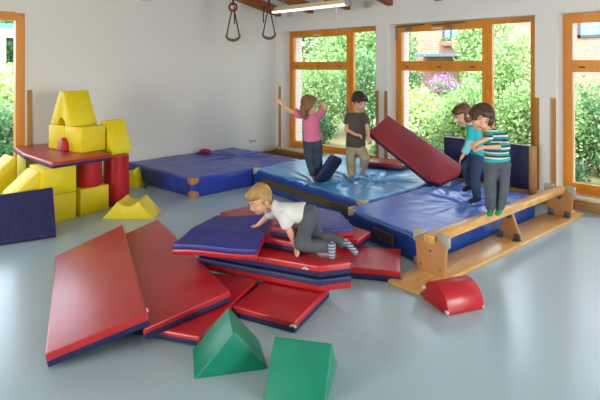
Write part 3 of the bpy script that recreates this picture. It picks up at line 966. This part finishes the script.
# ---------------------------------------------------------------- navy padded panel below the middle window
t = thing('padded_panel', 'navy padded panel with a wooden frame standing under the middle garden window', 'padded panel', (-3.37, 7.0, 0))
obj('pad', bx(-.66, .60, -.03, .04, .20, .775, .012), NAVY, t)
b = NB(); box(b, .602, .665, -.06, .06, 0, .775, .004)
obj('frame_post', b, TRIM, t)
obj('frame_rail', bx(-.661, .601, -.07, .05, .13, .198, .004), TRIM, t)
obj('piping', bx(-.66, .60, -.02, .03, .776, .786, .003), mat('pale_edge', 'B7B2A6', .5), t)

# ---------------------------------------------------------------- things on walls and ceiling
def ring(label, y, z, tail):
    x = -7.05
    t = thing('gym_ring', label, 'gym ring', (x, y, z), YAW, 'hanging gym grips')
    top = ceil_z(y) - .181 - z
    ROPE = mat('black_rope', '1C1A1C', .7, .3, 60)
    zr = .56
    tag(obj('disc', tube(NB(), [(.062 * math.cos(2 * math.pi * k / 20), 0, zr + .066 * math.sin(2 * math.pi * k / 20)) for k in range(20)], .019, 10, True), mat('dark_red_rubber', '7E1A20', .5), t), 'red round shackle')
    obj('strap', tube(NB(), [(0, 0, zr + .03), (.004, .0, zr + .2), (0, 0, top)], [.02, .013, .013], 8), ROPE, t)
    b = NB()
    tube(b, [(-.11, 0, .06), (-.06, 0, .32), (-.015, 0, zr - .03)], .011, 8)
    tube(b, [(.11, 0, .06), (.06, 0, .32), (.015, 0, zr - .03)], .011, 8)
    tube(b, [(tail, .02, zr + .02), (tail * 1.1, .02, zr - .12), (tail * 1.15, .02, zr - .28)], .010, 8)
    obj('rope', b, ROPE, t)
    pts = [(-.118, 0, .10), (-.105, 0, .05), (-.06, 0, .012), (0, 0, 0), (.06, 0, .012), (.105, 0, .05), (.118, 0, .10)]
    tag(obj('grip', tube(NB(), pts, [.016, .022, .026, .027, .026, .022, .016], 10), mat('leather_grip', '6E5536', .6, .2, 30), t), 'worn leather grip')
    return t
ring('left one of the two gym grips hanging in front of the white wall', 5.346, 2.265, .02)
ring('right one of the two gym grips hanging below the end of the rafter', 6.151, 2.325, -.09)
t = thing('ceiling_light', 'long cream fluorescent light hanging below the rafters above the left garden window', 'lamp', (-6.23, 6.3, 2.79), 0, 'ceiling lights')
obj('housing', bx(-.88, .88, -.055, .055, .035, .105, .008), mat('cream_housing', 'D6C49A', .5), t)
tb = bpy.data.materials.new('lit_diffuser'); tb.use_nodes = True
tb.node_tree.nodes['Principled BSDF'].inputs['Emission Color'].default_value = (1, .97, .9, 1)
tb.node_tree.nodes['Principled BSDF'].inputs['Emission Strength'].default_value = .4
obj('diffuser', bx(-.87, .87, -.05, .05, 0, .034, .012), tb, t)
obj('end_cap', bx(.881, .93, -.06, .06, -.002, .11, .01), mat('grey_cap', 'A8A79C', .5), t)
for x in (-.6, .6):
    obj('hanger', tube(NB(), [(x, 0, .10), (x, 0, ceil_z(6.3) - 2.79 - .001)], .008, 8), STEEL, t)
obj('pull_cord', tube(NB(), [(.66, 0, .0), (.66, .0, -.2), (.662, 0, -.42)], .003, 6), mat('white_cord', 'DCD8CC', .6), t)
t = thing('ceiling_light', 'round white ceiling lamp cut by the top edge above the left wall', 'lamp', (-6.905, 3.674, 2.766), 0, 'ceiling lights')
b = NB(); ellipsoid(b, (0, 0, .19), (.2, .2, .19), None, 28, 18)
obj('globe', b, mat('opal_glass', 'DDE0DC', .25), t)
obj('pendant_rod', tube(NB(), [(0, 0, .37), (0, 0, ceil_z(3.674) - 2.766 - .001)], .012, 8), STEEL, t)
t = thing('wall_socket', 'white double socket low on the left wall near the corner', 'socket', (XL + .001, 6.61, .335))
obj('face_plate', bx(0, .012, -.085, .085, -.042, .042, .004), WHITE, t)
for y in (-.04, .04):
    tag(obj('outlet', tube(NB(), [(.0125, y, 0), (.0135, y, 0)], .026, 16), mat('socket_grey', '9A968C', .5), t), 'grey round outlet')
for x, z, lab in ((-7.65, 2.874, 'small square plate on the wall above the left corner of the left garden window'), (-5.673, 2.905, 'small square plate on the wall between two rafters above the left garden window')):
    t = thing('wall_plate', lab, 'wall plate', (x, YF + .049, z), 0, 'wall plates')
    obj('plate', bx(-.085, .085, -.012, 0, -.06, .07, .004), mat('plate_grey', 'C9C6BC', .6), t)
    obj('rim', bx(-.065, .065, -.016, -.0125, -.042, .052, .003), mat('rim_grey', 'BAB6AC', .6), t)

# ---------------------------------------------------------------- children
SKIN = mat('skin', 'D9A283', .5, .02, 40, 'DDA98B', 8)
LIPS = mat('lips', 'B0625A', .5)
EYEW = mat('eye_white', 'E8E4DE', .3)
IRIS = mat('iris', '3A2A20', .25)
DENIM = mat('dark_denim', '2B3547', .8, .15, 40, '3A475C', 9)
DENIMB = mat('blue_denim', '20304E', .8, .15, 40, '2C4066', 9)
GREYJ = mat('grey_corduroy', '4A4D55', .85, .2, 60, '585B63', 8)
GREYD = mat('grey_denim', '4A4E58', .85, .15, 40, '565B66', 9)
KHAKI = mat('khaki_cotton', 'A39678', .85, .15, 30, 'B0A486', 6)
PINK = mat('pink_cotton', 'D4688E', .85, .15, 20, 'DA7598', 6)
TEE = mat('brown_cotton', '4A4039', .85, .15, 20, '544A42', 6)
TURQ = mat('turquoise_cotton', '1BA3AE', .8, .15, 20, '25B0BA', 6)
TURQL = mat('pale_turquoise_cotton', '7CC7CF', .8, .15, 20)
WHITET = mat('white_cotton', 'D5D3D0', .85, .15, 16, 'DDDBD8', 6)
GREENS = mat('green_wool', '1E8A4A', .9, .2, 60)
GREYS = mat('grey_wool', '8A857C', .9, .2, 60)
PINKS = mat('pink_wool', 'C07080', .9, .2, 60)
DARKS = mat('dark_wool', '23262E', .9, .2, 60)

def stripes(name, cols, pitch, axis='Z'):
    m = bpy.data.materials.new(name); m.use_nodes = True
    n, l = m.node_tree.nodes, m.node_tree.links
    b = n['Principled BSDF']; b.inputs['Roughness'].default_value = .85
    tc = n.new('ShaderNodeTexCoord'); sx = n.new('ShaderNodeSeparateXYZ')
    l.new(tc.outputs['Object'], sx.inputs[0])
    dv = n.new('ShaderNodeMath'); dv.operation = 'DIVIDE'; dv.inputs[1].default_value = pitch
    fc = n.new('ShaderNodeMath'); fc.operation = 'FRACT'
    l.new(sx.outputs[axis], dv.inputs[0]); l.new(dv.outputs[0], fc.inputs[0])
    rp = n.new('ShaderNodeValToRGB'); rp.color_ramp.interpolation = 'CONSTANT'
    e = rp.color_ramp.elements
    e[0].position, e[0].color = 0, lin(cols[0][1])
    e[1].position, e[1].color = cols[1][0], lin(cols[1][1])
    for p, c in cols[2:]:
        k = e.new(p); k.color = lin(c)
    l.new(fc.outputs[0], rp.inputs[0]); l.new(rp.outputs[0], b.inputs['Base Color'])
    return m
JUMPER = stripes('striped_knit', [(0, '1F8F93'), (.2, 'D6D8D0'), (.36, '1D3550'), (.52, '2F9E78'), (.70, 'C9D2CC'), (.82, '23406A')], .108)
STRIPESOCK = stripes('striped_sock', [(0, '565A6A'), (.5, 'A8ACBA')], .022)

def V3(p): return Vector(p)

def hand(bm, wr, tip, side, k, curl=.35, thumb=1):
    d = (tip - wr).normalized()
    s = (side - d * side.dot(d)).normalized()
    n = d.cross(s).normalized()
    if n.z > 0: n = -n                            # palm looks down
    M3 = Matrix((s, d, n)).transposed()
    capsule(bm, wr - d * .012 * k, wr + d * .03 * k, .0185 * k, .02 * k, 12)
    ellipsoid(bm, wr + d * .036 * k, (.029 * k, .036 * k, .0135 * k), M3, 14, 9)
    for q, ln in ((-.022, .047), (-.0075, .054), (.0075, .052), (.022, .041)):
        p0 = wr + d * .056 * k + s * q * k
        p1 = p0 + (d * math.cos(curl * .5) + n * math.sin(curl * .5) + s * q * 3).normalized() * ln * .5 * k
        p2 = p1 + (d * math.cos(curl * 1.5) + n * math.sin(curl * 1.5) + s * q * 2).normalized() * ln * .5 * k
        capsule(bm, p0 - d * .012 * k, p1, .0075 * k, .0068 * k, 8, 2)
        capsule(bm, p1, p2, .0068 * k, .0058 * k, 8, 2)
    t0 = wr + d * .018 * k + s * thumb * .022 * k
    t1 = t0 + (d * .6 + s * thumb * .8 + n * .25).normalized() * .026 * k
    capsule(bm, t0, t1, .0095 * k, .008 * k, 8, 2)
    capsule(bm, t1, t1 + (d * .85 + s * thumb * .35 + n * .3).normalized() * .024 * k, .008 * k, .0065 * k, 8, 2)

def person(label, origin, J, k, head_fwd, roll, hair, shirt, sleeve, trousers, sock, hem, cuffs=None, curl=.35, sockm2=None, shirt_w=1.0, leg_w=1.0, rim=None, hs=1.12):
    hk = k * hs
    t = thing('person', label, 'person', origin, YAW, 'children playing')
    J = {a: V3(p) for a, p in J.items()}
    side = (J['sh_b'] - J['sh_a']).normalized()
    hside = (J['hip_b'] - J['hip_a']).normalized()
    up = (J['chest'] - J['pelvis']).normalized()
    def axes(sd, u):
        s = (sd - u * sd.dot(u)).normalized()
        return s, u.cross(s).normalized()
    cs, cf = axes(side, up)
    ps, pf = axes(hside, up)
    # head frame
    f = Vector(head_fwd).normalized()
    u0 = Vector((0, 0, 1)); u0 = (u0 - f * u0.dot(f)).normalized()
    u0 = Matrix.Rotation(roll, 3, f) @ u0
    r0 = f.cross(u0).normalized()
    HM = Matrix((r0, f, u0)).transposed()
    hc = J['head']
    def H(x, y, z): return hc + HM @ Vector((x * hk, y * hk, z * hk))
    # ---- body, one skin
    b = NB()
    ellipsoid(b, H(0, -.008, .018), (.074 * hk, .090 * hk, .086 * hk), HM, 24, 15)
    ellipsoid(b, H(0, .022, -.035), (.056 * hk, .060 * hk, .066 * hk), HM, 20, 13)
    ellipsoid(b, H(0, .050, -.078), (.024 * hk, .024 * hk, .018 * hk), HM)
    for sx in (-1, 1):
        ellipsoid(b, H(sx * .034, .048, -.040), (.028 * hk, .026 * hk, .026 * hk), HM)
        ellipsoid(b, H(sx * .075, -.008, -.012), (.010 * hk, .018 * hk, .027 * hk), HM)
    ellipsoid(b, H(0, .066, .026), (.045 * hk, .016 * hk, .012 * hk), HM)
    capsule(b, H(0, .076, .006), H(0, .090, -.026), .008 * hk, .0115 * hk, 10)
    capsule(b, H(-.014, .072, -.056), H(.014, .072, -.056), .0085 * hk, .0085 * hk, 8)
    capsule(b, J['neck'] - up * .03 * k, H(0, -.015, -.05), .037 * k, .036 * k)
    c, p = J['chest'], J['pelvis']
    ax = c - p
    loft(b, [(p - up * .055 * k, ps * .075 * k, pf * .058 * k), (p, ps * .098 * k, pf * .070 * k), (p + ax * .4, ps * .086 * k, pf * .060 * k), (p + ax * .8, cs * .098 * k, cf * .064 * k), (c + up * .018 * k, cs * .088 * k, cf * .056 * k), (J['neck'] - up * .012 * k, cs * .045 * k, cf * .04 * k)])
    for q in 'ab':
        sh, el, wr, tip = J['sh_' + q], J['el_' + q], J['wr_' + q], J['tip_' + q]
        ellipsoid(b, sh, (.034 * k,) * 3)
        capsule(b, sh, el, .036 * k, .028 * k)
        capsule(b, el, wr, .0275 * k, .0185 * k)
        sgn = -1 if q == 'a' else 1
        hand(b, wr, tip, side if abs((tip - wr).normalized().dot(side)) < .8 else Vector((0, 1, .3)), k, curl, -sgn)
        hp, kn, an, toe = J['hip_' + q], J['kn_' + q], J['an_' + q], J['toe_' + q]
        capsule(b, hp, kn, .062 * k, .045 * k)
        capsule(b, kn, an, .044 * k, .027 * k)
        heel = an + (an - kn).normalized() * .012 * k - (toe - an).normalized() * .018 * k
        capsule(b, heel, toe, .026 * k, .02 * k)
        capsule(b, an, toe, .026 * k, .018 * k)
    body = obj('body', melt(b, .0062, 3), SKIN, t, 180)
    # ---- face
    for sx in (-1, 1):
        e = NB(); ellipsoid(e, H(sx * .030, .0745, .004), (.0105 * hk, .0060 * hk, .0064 * hk), HM, 12, 8)
        eo = tag(obj('eye', e, EYEW, body), 'dark eye')
        e = NB(); ellipsoid(e, H(sx * .0295, .0800, .0035), (.0072 * hk, .0035 * hk, .0068 * hk), HM, 10, 6)
        obj('iris', e, IRIS, body)
        e = NB(); capsule(e, H(sx * .018, .084, .022), H(sx * .046, .072, .022), .0035 * hk, .0028 * hk, 6, 2)
        obj('eyebrow', e, hair['m'], body)
    e = NB(); capsule(e, H(-.018, .0785, -.055), H(.018, .0785, -.055), .0045 * hk, .0045 * hk, 8, 2)
    ellipsoid(e, H(0, .081, -.060), (.014 * hk, .005 * hk, .005 * hk), HM, 10, 6)
    obj('mouth', e, LIPS, body)
    # ---- hair
    b = NB()
    for cx, cy_, cz, rx, ry, rz_ in hair['blobs']:
        ellipsoid(b, H(cx, cy_, cz), (rx * hk, ry * hk, rz_ * hk), HM, 16, 10)
    hr = random.Random(len(label))
    for i in range(hair.get('curls', 0)):
        th, ph = hr.uniform(0, 6.28), hr.uniform(-.35, 1.45)
        x, y, z = .080 * math.cos(th) * math.cos(ph), -.016 + .090 * math.sin(th) * math.cos(ph), .022 + .088 * math.sin(ph)
        if y > .05 and z < .062: continue
        q = hr.uniform(.015, .026); x, y, z = x * 1.09, y * 1.07 - .004, .022 + (z - .022) * 1.1
        ellipsoid(b, H(x, y, z), (q * hk,) * 3, None, 8, 6)
    for ln in hair.get('locks', ()):
        pts = [H(*q[:3]) for q in ln]
        for a, c_, qa, qb in zip(pts, pts[1:], ln, ln[1:]):
            capsule(b, a, c_, qa[3] * hk, qb[3] * hk, 10, 3)
    amp = hair.get('amp', .003)
    IM = HM.inverted()
    def strand(p_):
        q = IM @ (p_ - hc)
        if hair.get('curls'):
            return .011 * noise.noise(q * 75) + .005 * noise.noise(q * 150)
        return amp * (noise.noise(Vector((q.x * 90, q.y * 90, q.z * 14))) + .7 * noise.noise(q * 40))
    obj('hair', melt(b, .0075, 2, strand), hair['m'], t, 180)
    # ---- top
    g = .012 * k
    w_ = shirt_w
    b = NB()
    h0 = J['pelvis'] + up * hem
    ax2 = c - h0
    loft(b, [(h0, ps * (.104 * w_ * k + g), pf * (.078 * w_ * k + g)), (h0 + ax2 * .12, ps * (.104 * w_ * k + g), pf * (.078 * w_ * k + g)), (h0 + ax2 * .5, ps * (.096 * w_ * k + g), pf * (.068 * w_ * k + g)), (h0 + ax2 * .85, cs * (.102 * k + g), cf * (.068 * k + g)), (c + up * .012 * k, cs * (.090 * k + g), cf * (.060 * k + g)), (J['neck'] - up * .010 * k, cs * (.05 * k + g), cf * (.045 * k + g))])
    bands = []
    for q in 'ab':
        sh, el, wr = J['sh_' + q], J['el_' + q], J['wr_' + q]
        ellipsoid(b, sh, (.034 * k + g,) * 3)
        if sleeve == 'short':
            e1 = sh.lerp(el, .62)
            tube(b, [sh, sh.lerp(el, .3), e1], [.042 * k + g, .043 * k + g, .044 * k + g], 16)
        elif sleeve == 'cap':
            e1 = sh.lerp(el, .5)
            tube(b, [sh, e1], [.042 * k + g, .038 * k + g], 16)
        else:
            capsule(b, sh, el, .033 * k + g, .031 * k + g)
            e1 = el.lerp(wr, .92 if sleeve == 'long' else .30)
            tube(b, [el, e1], [.030 * k + g, .023 * k + g], 16)
    def fold(p_): return .004 * noise.noise(Vector((p_.x * 14, p_.y * 14, p_.z * 9)))
    s_o = obj('shirt', melt(b, .008, 4, fold), shirt, t, 180)
    if cuffs:
        for q in 'ab':
            el, wr = J['el_' + q], J['wr_' + q]
            tag(obj('sleeve', melt(tube(NB(), [J['sh_' + q].lerp(el, .72), el, el.lerp(wr, .9)], [.040 * k + g, .036 * k + g, .028 * k + g], 16), .008, 2), cuffs, t, 180), 'paler lower sleeve')
    if rim:
        tag(obj('hem_band', loft(NB(), [(h0 - up * .004, ps * (.106 * w_ * k + g), pf * (.080 * w_ * k + g)), (h0 + up * .022, ps * (.106 * w_ * k + g), pf * (.080 * w_ * k + g))]), rim, t), 'turquoise hem')
    # ---- trousers
    b = NB()
    g2 = .010 * k * leg_w
    loft(b, [(p - up * .06 * k, ps * (.085 * k + g2), pf * (.064 * k + g2)), (p - up * .01, ps * (.1 * k + g2), pf * (.074 * k + g2)), (p + up * .06 * k, ps * (.094 * k + g2), pf * (.068 * k + g2))])
    for q in 'ab':
        hp, kn, an = J['hip_' + q], J['kn_' + q], J['an_' + q]
        capsule(b, hp, kn, .064 * k + g2, .048 * k + g2)
        tube(b, [kn, kn.lerp(an, .3), kn.lerp(an, .93)], [.046 * k + g2, .048 * k + g2, (.036 + .012 * (leg_w - 1)) * k + g2], 18)
    def fold2(p_): return .005 * noise.noise(Vector((p_.x * 16, p_.y * 16, p_.z * 22)))
    obj('trousers', melt(b, .008, 4, fold2), trousers, t, 180)
    if sock:
        for q in 'ab':
            kn, an, toe = J['kn_' + q], J['an_' + q], J['toe_' + q]
            heel = an + (an - kn).normalized() * .012 * k - (toe - an).normalized() * .018 * k
            b = NB()
            capsule(b, heel, toe, .031 * k, .026 * k)
            capsule(b, an, toe, .031 * k, .024 * k)
            tube(b, [an.lerp(kn, .22), an], [.034 * k, .032 * k], 14)
            tag(obj('sock', melt(b, .007, 3), sock, t, 180), 'sock')
    return t

CAPB = [(0, -.030, .030, .082, .078, .088), (0, .010, .060, .078, .082, .052), (.062, -.022, .015, .022, .050, .055), (-.062, -.022, .015, .022, .050, .055)]
KIDS = {
 'girl': ((-4.8639, 5.066, 0.245), {'head': (-0.0808, 0.01, 1.071), 'neck': (-0.0607, 0, 0.9597), 'chest': (-0.0567, 0, 0.8895), 'pelvis': (-0.0311, 0, 0.5655), 'sh_a': (-0.1823, -0.01, 0.931), 'el_a': (-0.3371, -0.02, 0.9885), 'wr_a': (-0.4512, -0.03, 1.074), 'tip_a': (-0.5072, -0.04, 1.1285), 'sh_b': (0.0615, 0.02, 0.9281), 'el_b': (0.1379, 0.06, 1.0263), 'wr_b': (0.0584, 0.12, 1.1038), 'tip_b': (-0.0235, 0.14, 1.1437), 'hip_a': (-0.0947, -0.01, 0.5468), 'kn_a': (-0.0748, -0.03, 0.328), 'an_a': (-0.0135, 0, 0.0998), 'toe_a': (0.0097, 0.1, 0.0235), 'hip_b': (0.0273, 0.01, 0.5437), 'kn_b': (0.0432, 0, 0.3225), 'an_b': (0.0494, 0.06, 0.1209), 'toe_b': (0.094, 0.15, 0.0469)}), 
 'boy': ((-4.6294, 5.5612, 0.245), {'head': (0.0977, -0.03, 1.1017), 'neck': (0.072, 0, 0.9598), 'chest': (0.0623, 0, 0.8712), 'pelvis': (0.0498, 0, 0.4835), 'sh_a': (-0.0443, 0.0, 0.8961), 'el_a': (-0.0807, -0.02, 0.7144), 'wr_a': (0.0335, -0.14, 0.6614), 'tip_a': (0.125, -0.17, 0.6451), 'sh_b': (0.1703, 0.0, 0.9016), 'el_b': (0.2079, -0.02, 0.7241), 'wr_b': (0.2153, -0.1, 0.6219), 'tip_b': (0.2277, -0.14, 0.5528), 'hip_a': (-0.0111, 0, 0.4627), 'kn_a': (-0.0195, -0.03, 0.2537), 'an_a': (-0.0028, 0, 0.0708), 'toe_a': (-0.0342, -0.11, 0.0616), 'hip_b': (0.1108, 0, 0.4627), 'kn_b': (0.1637, -0.13, 0.3474), 'an_b': (0.1592, -0.0, 0.1788), 'toe_b': (0.1318, -0.09, 0.131)}), 
 'turq': ((-2.9071, 5.7583, 0.23), {'head': (-0.1614, -0.02, 1.0368), 'neck': (-0.0705, 0, 0.9291), 'chest': (-0.0294, 0, 0.8445), 'pelvis': (0.0411, 0, 0.5625), 'sh_a': (-0.0768, -0.09, 0.8698), 'el_a': (-0.1212, -0.12, 0.7042), 'wr_a': (-0.1846, -0.12, 0.589), 'tip_a': (-0.2307, -0.12, 0.5199), 'sh_b': (0.0126, 0.09, 0.8593), 'el_b': (0.032, 0.13, 0.684), 'wr_b': (-0.0677, 0.1, 0.587), 'tip_b': (-0.1277, 0.08, 0.5487), 'hip_a': (0.0064, -0.05, 0.5478), 'kn_a': (-0.0343, -0.06, 0.3053), 'an_a': (0.0016, -0.04, 0.0675), 'toe_a': (-0.081, -0.05, 0.0351), 'hip_b': (0.0465, 0.05, 0.5302), 'kn_b': (-0.1007, 0.06, 0.4097), 'an_b': (-0.0318, 0.1, 0.175), 'toe_b': (-0.1035, 0.1, 0.1332)}), 
 'stripe': ((-2.3212, 4.9564, 0.372), {'head': (-0.1498, -0.09, 0.9546), 'neck': (-0.0533, -0.03, 0.8582), 'chest': (0.0118, 0, 0.7973), 'pelvis': (0.0395, 0, 0.5211), 'sh_a': (-0.0602, -0.03, 0.7964), 'el_a': (-0.1162, -0.19, 0.7845), 'wr_a': (-0.234, -0.27, 0.7583), 'tip_a': (-0.3173, -0.31, 0.7318), 'sh_b': (0.1006, 0.0, 0.7776), 'el_b': (0.0896, -0.09, 0.6832), 'wr_b': (-0.199, -0.25, 0.7056), 'tip_b': (-0.2921, -0.29, 0.698), 'hip_a': (-0.0247, 0, 0.4964), 'kn_a': (-0.0489, -0.05, 0.2764), 'an_a': (-0.0323, -0.01, 0.0454), 'toe_a': (-0.0759, -0.1, 0.0386), 'hip_b': (0.0977, 0, 0.4964), 'kn_b': (0.0937, 0, 0.2646), 'an_b': (0.0707, 0.03, 0.0392), 'toe_b': (0.0148, -0.07, 0.0349)}), 
 'crawl': ((-3.1267, 3.0388, 0.284), {'head': (-0.3165, 0.06, 0.4228), 'neck': (-0.2176, 0.07, 0.369), 'chest': (-0.1445, 0.05, 0.3278), 'pelvis': (0.0925, 0.02, 0.311), 'sh_a': (-0.1158, -0.05, 0.3186), 'el_a': (-0.0536, -0.05, 0.1694), 'wr_a': (-0.0057, -0.02, 0.0428), 'tip_a': (-0.0036, -0.09, 0.0255), 'sh_b': (-0.2008, 0.16, 0.31), 'el_b': (-0.2767, 0.19, 0.2229), 'wr_b': (-0.3528, 0.21, 0.1484), 'tip_b': (-0.4177, 0.2, 0.1349), 'hip_a': (0.1039, -0.05, 0.3062), 'kn_a': (0.0293, -0.06, 0.0817), 'an_a': (0.2773, -0.13, 0.0814), 'toe_a': (0.283, -0.17, 0.0246), 'hip_b': (0.1065, 0.09, 0.2952), 'kn_b': (0.1697, 0.06, 0.1125), 'an_b': (0.4108, 0.0, 0.0693), 'toe_b': (0.4873, -0.03, 0.0064)})}

person('girl in a pink top seen from behind with one arm stretched out sideways', KIDS['girl'][0], KIDS['girl'][1], 1.04, (.62, .70, -.12), R(-6),
       dict(m=mat('dark_blond_hair', '6E4A2C', .55, .2, 60, '8A6038', 20), blobs=CAPB + [(0, .06, .066, .06, .03, .03), (0, -.06, -.03, .066, .045, .08)],
            locks=[[(0, -.09, .01, .03), (0, -.115, -.05, .034), (.01, -.105, -.12, .028), (.01, -.09, -.17, .014)]], amp=.004),
       PINK, 'short', DENIM, PINKS, .015, shirt_w=1.02)
person('boy in a brown T-shirt and beige trousers lifting the dark red mat', KIDS['boy'][0], KIDS['boy'][1], 1.08, (.42, -.80, -.34), R(4),
       dict(m=mat('dark_brown_hair', '2A1C14', .5, .2, 60, '382619', 20), blobs=CAPB + [(0, .064, .064, .066, .030, .026), (.05, .05, .04, .022, .03, .03), (-.05, .05, .04, .022, .03, .03)], amp=.003),
       TEE, 'short', KHAKI, GREYS, -.01, shirt_w=1.12, leg_w=1.2, curl=.9)
person('child with bobbed brown hair in a turquoise top and jeans, head bent down', KIDS['turq'][0], KIDS['turq'][1], 1.02, (-.86, -.20, -.42), R(0),
       dict(m=mat('auburn_hair', '5A3626', .5, .2, 60, '704630', 20), blobs=CAPB + [(0, .060, .062, .066, .032, .03), (.066, -.01, -.035, .02, .05, .05), (-.066, -.01, -.035, .02, .05, .05), (0, -.07, -.03, .066, .04, .06)], amp=.004),
       TURQ, 'elbow', DENIMB, DARKS, .0, cuffs=TURQL)
person('curly haired boy in a striped jumper and green socks standing on the bench', KIDS['stripe'][0], KIDS['stripe'][1], 1.0, (-.16, -.98, -.10), R(-22),
       dict(m=mat('curly_brown_hair', '3E281B', .55, .3, 60, '5A3C28', 30), blobs=CAPB + [(0, .050, .070, .070, .034, .03)], curls=260, amp=.005),
       JUMPER, 'elbow', GREYD, GREENS, .02, shirt_w=1.08, leg_w=1.0, rim=TURQ, curl=.5)
person('blond boy in a white T-shirt crawling over the pile of mats', KIDS['crawl'][0], KIDS['crawl'][1], .98, (-.74, -.52, -.42), R(0),
       dict(m=mat('blond_hair', '8F6C3C', .55, .2, 60, 'B8935A', 20), blobs=CAPB + [(0, .062, .066, .066, .032, .026)], locks=[[(0, -.06, .09, .018), (.0, -.068, .106, .006)]], amp=.004),
       WHITET, 'short', GREYJ, STRIPESOCK, .03, shirt_w=1.05, hs=1.16)
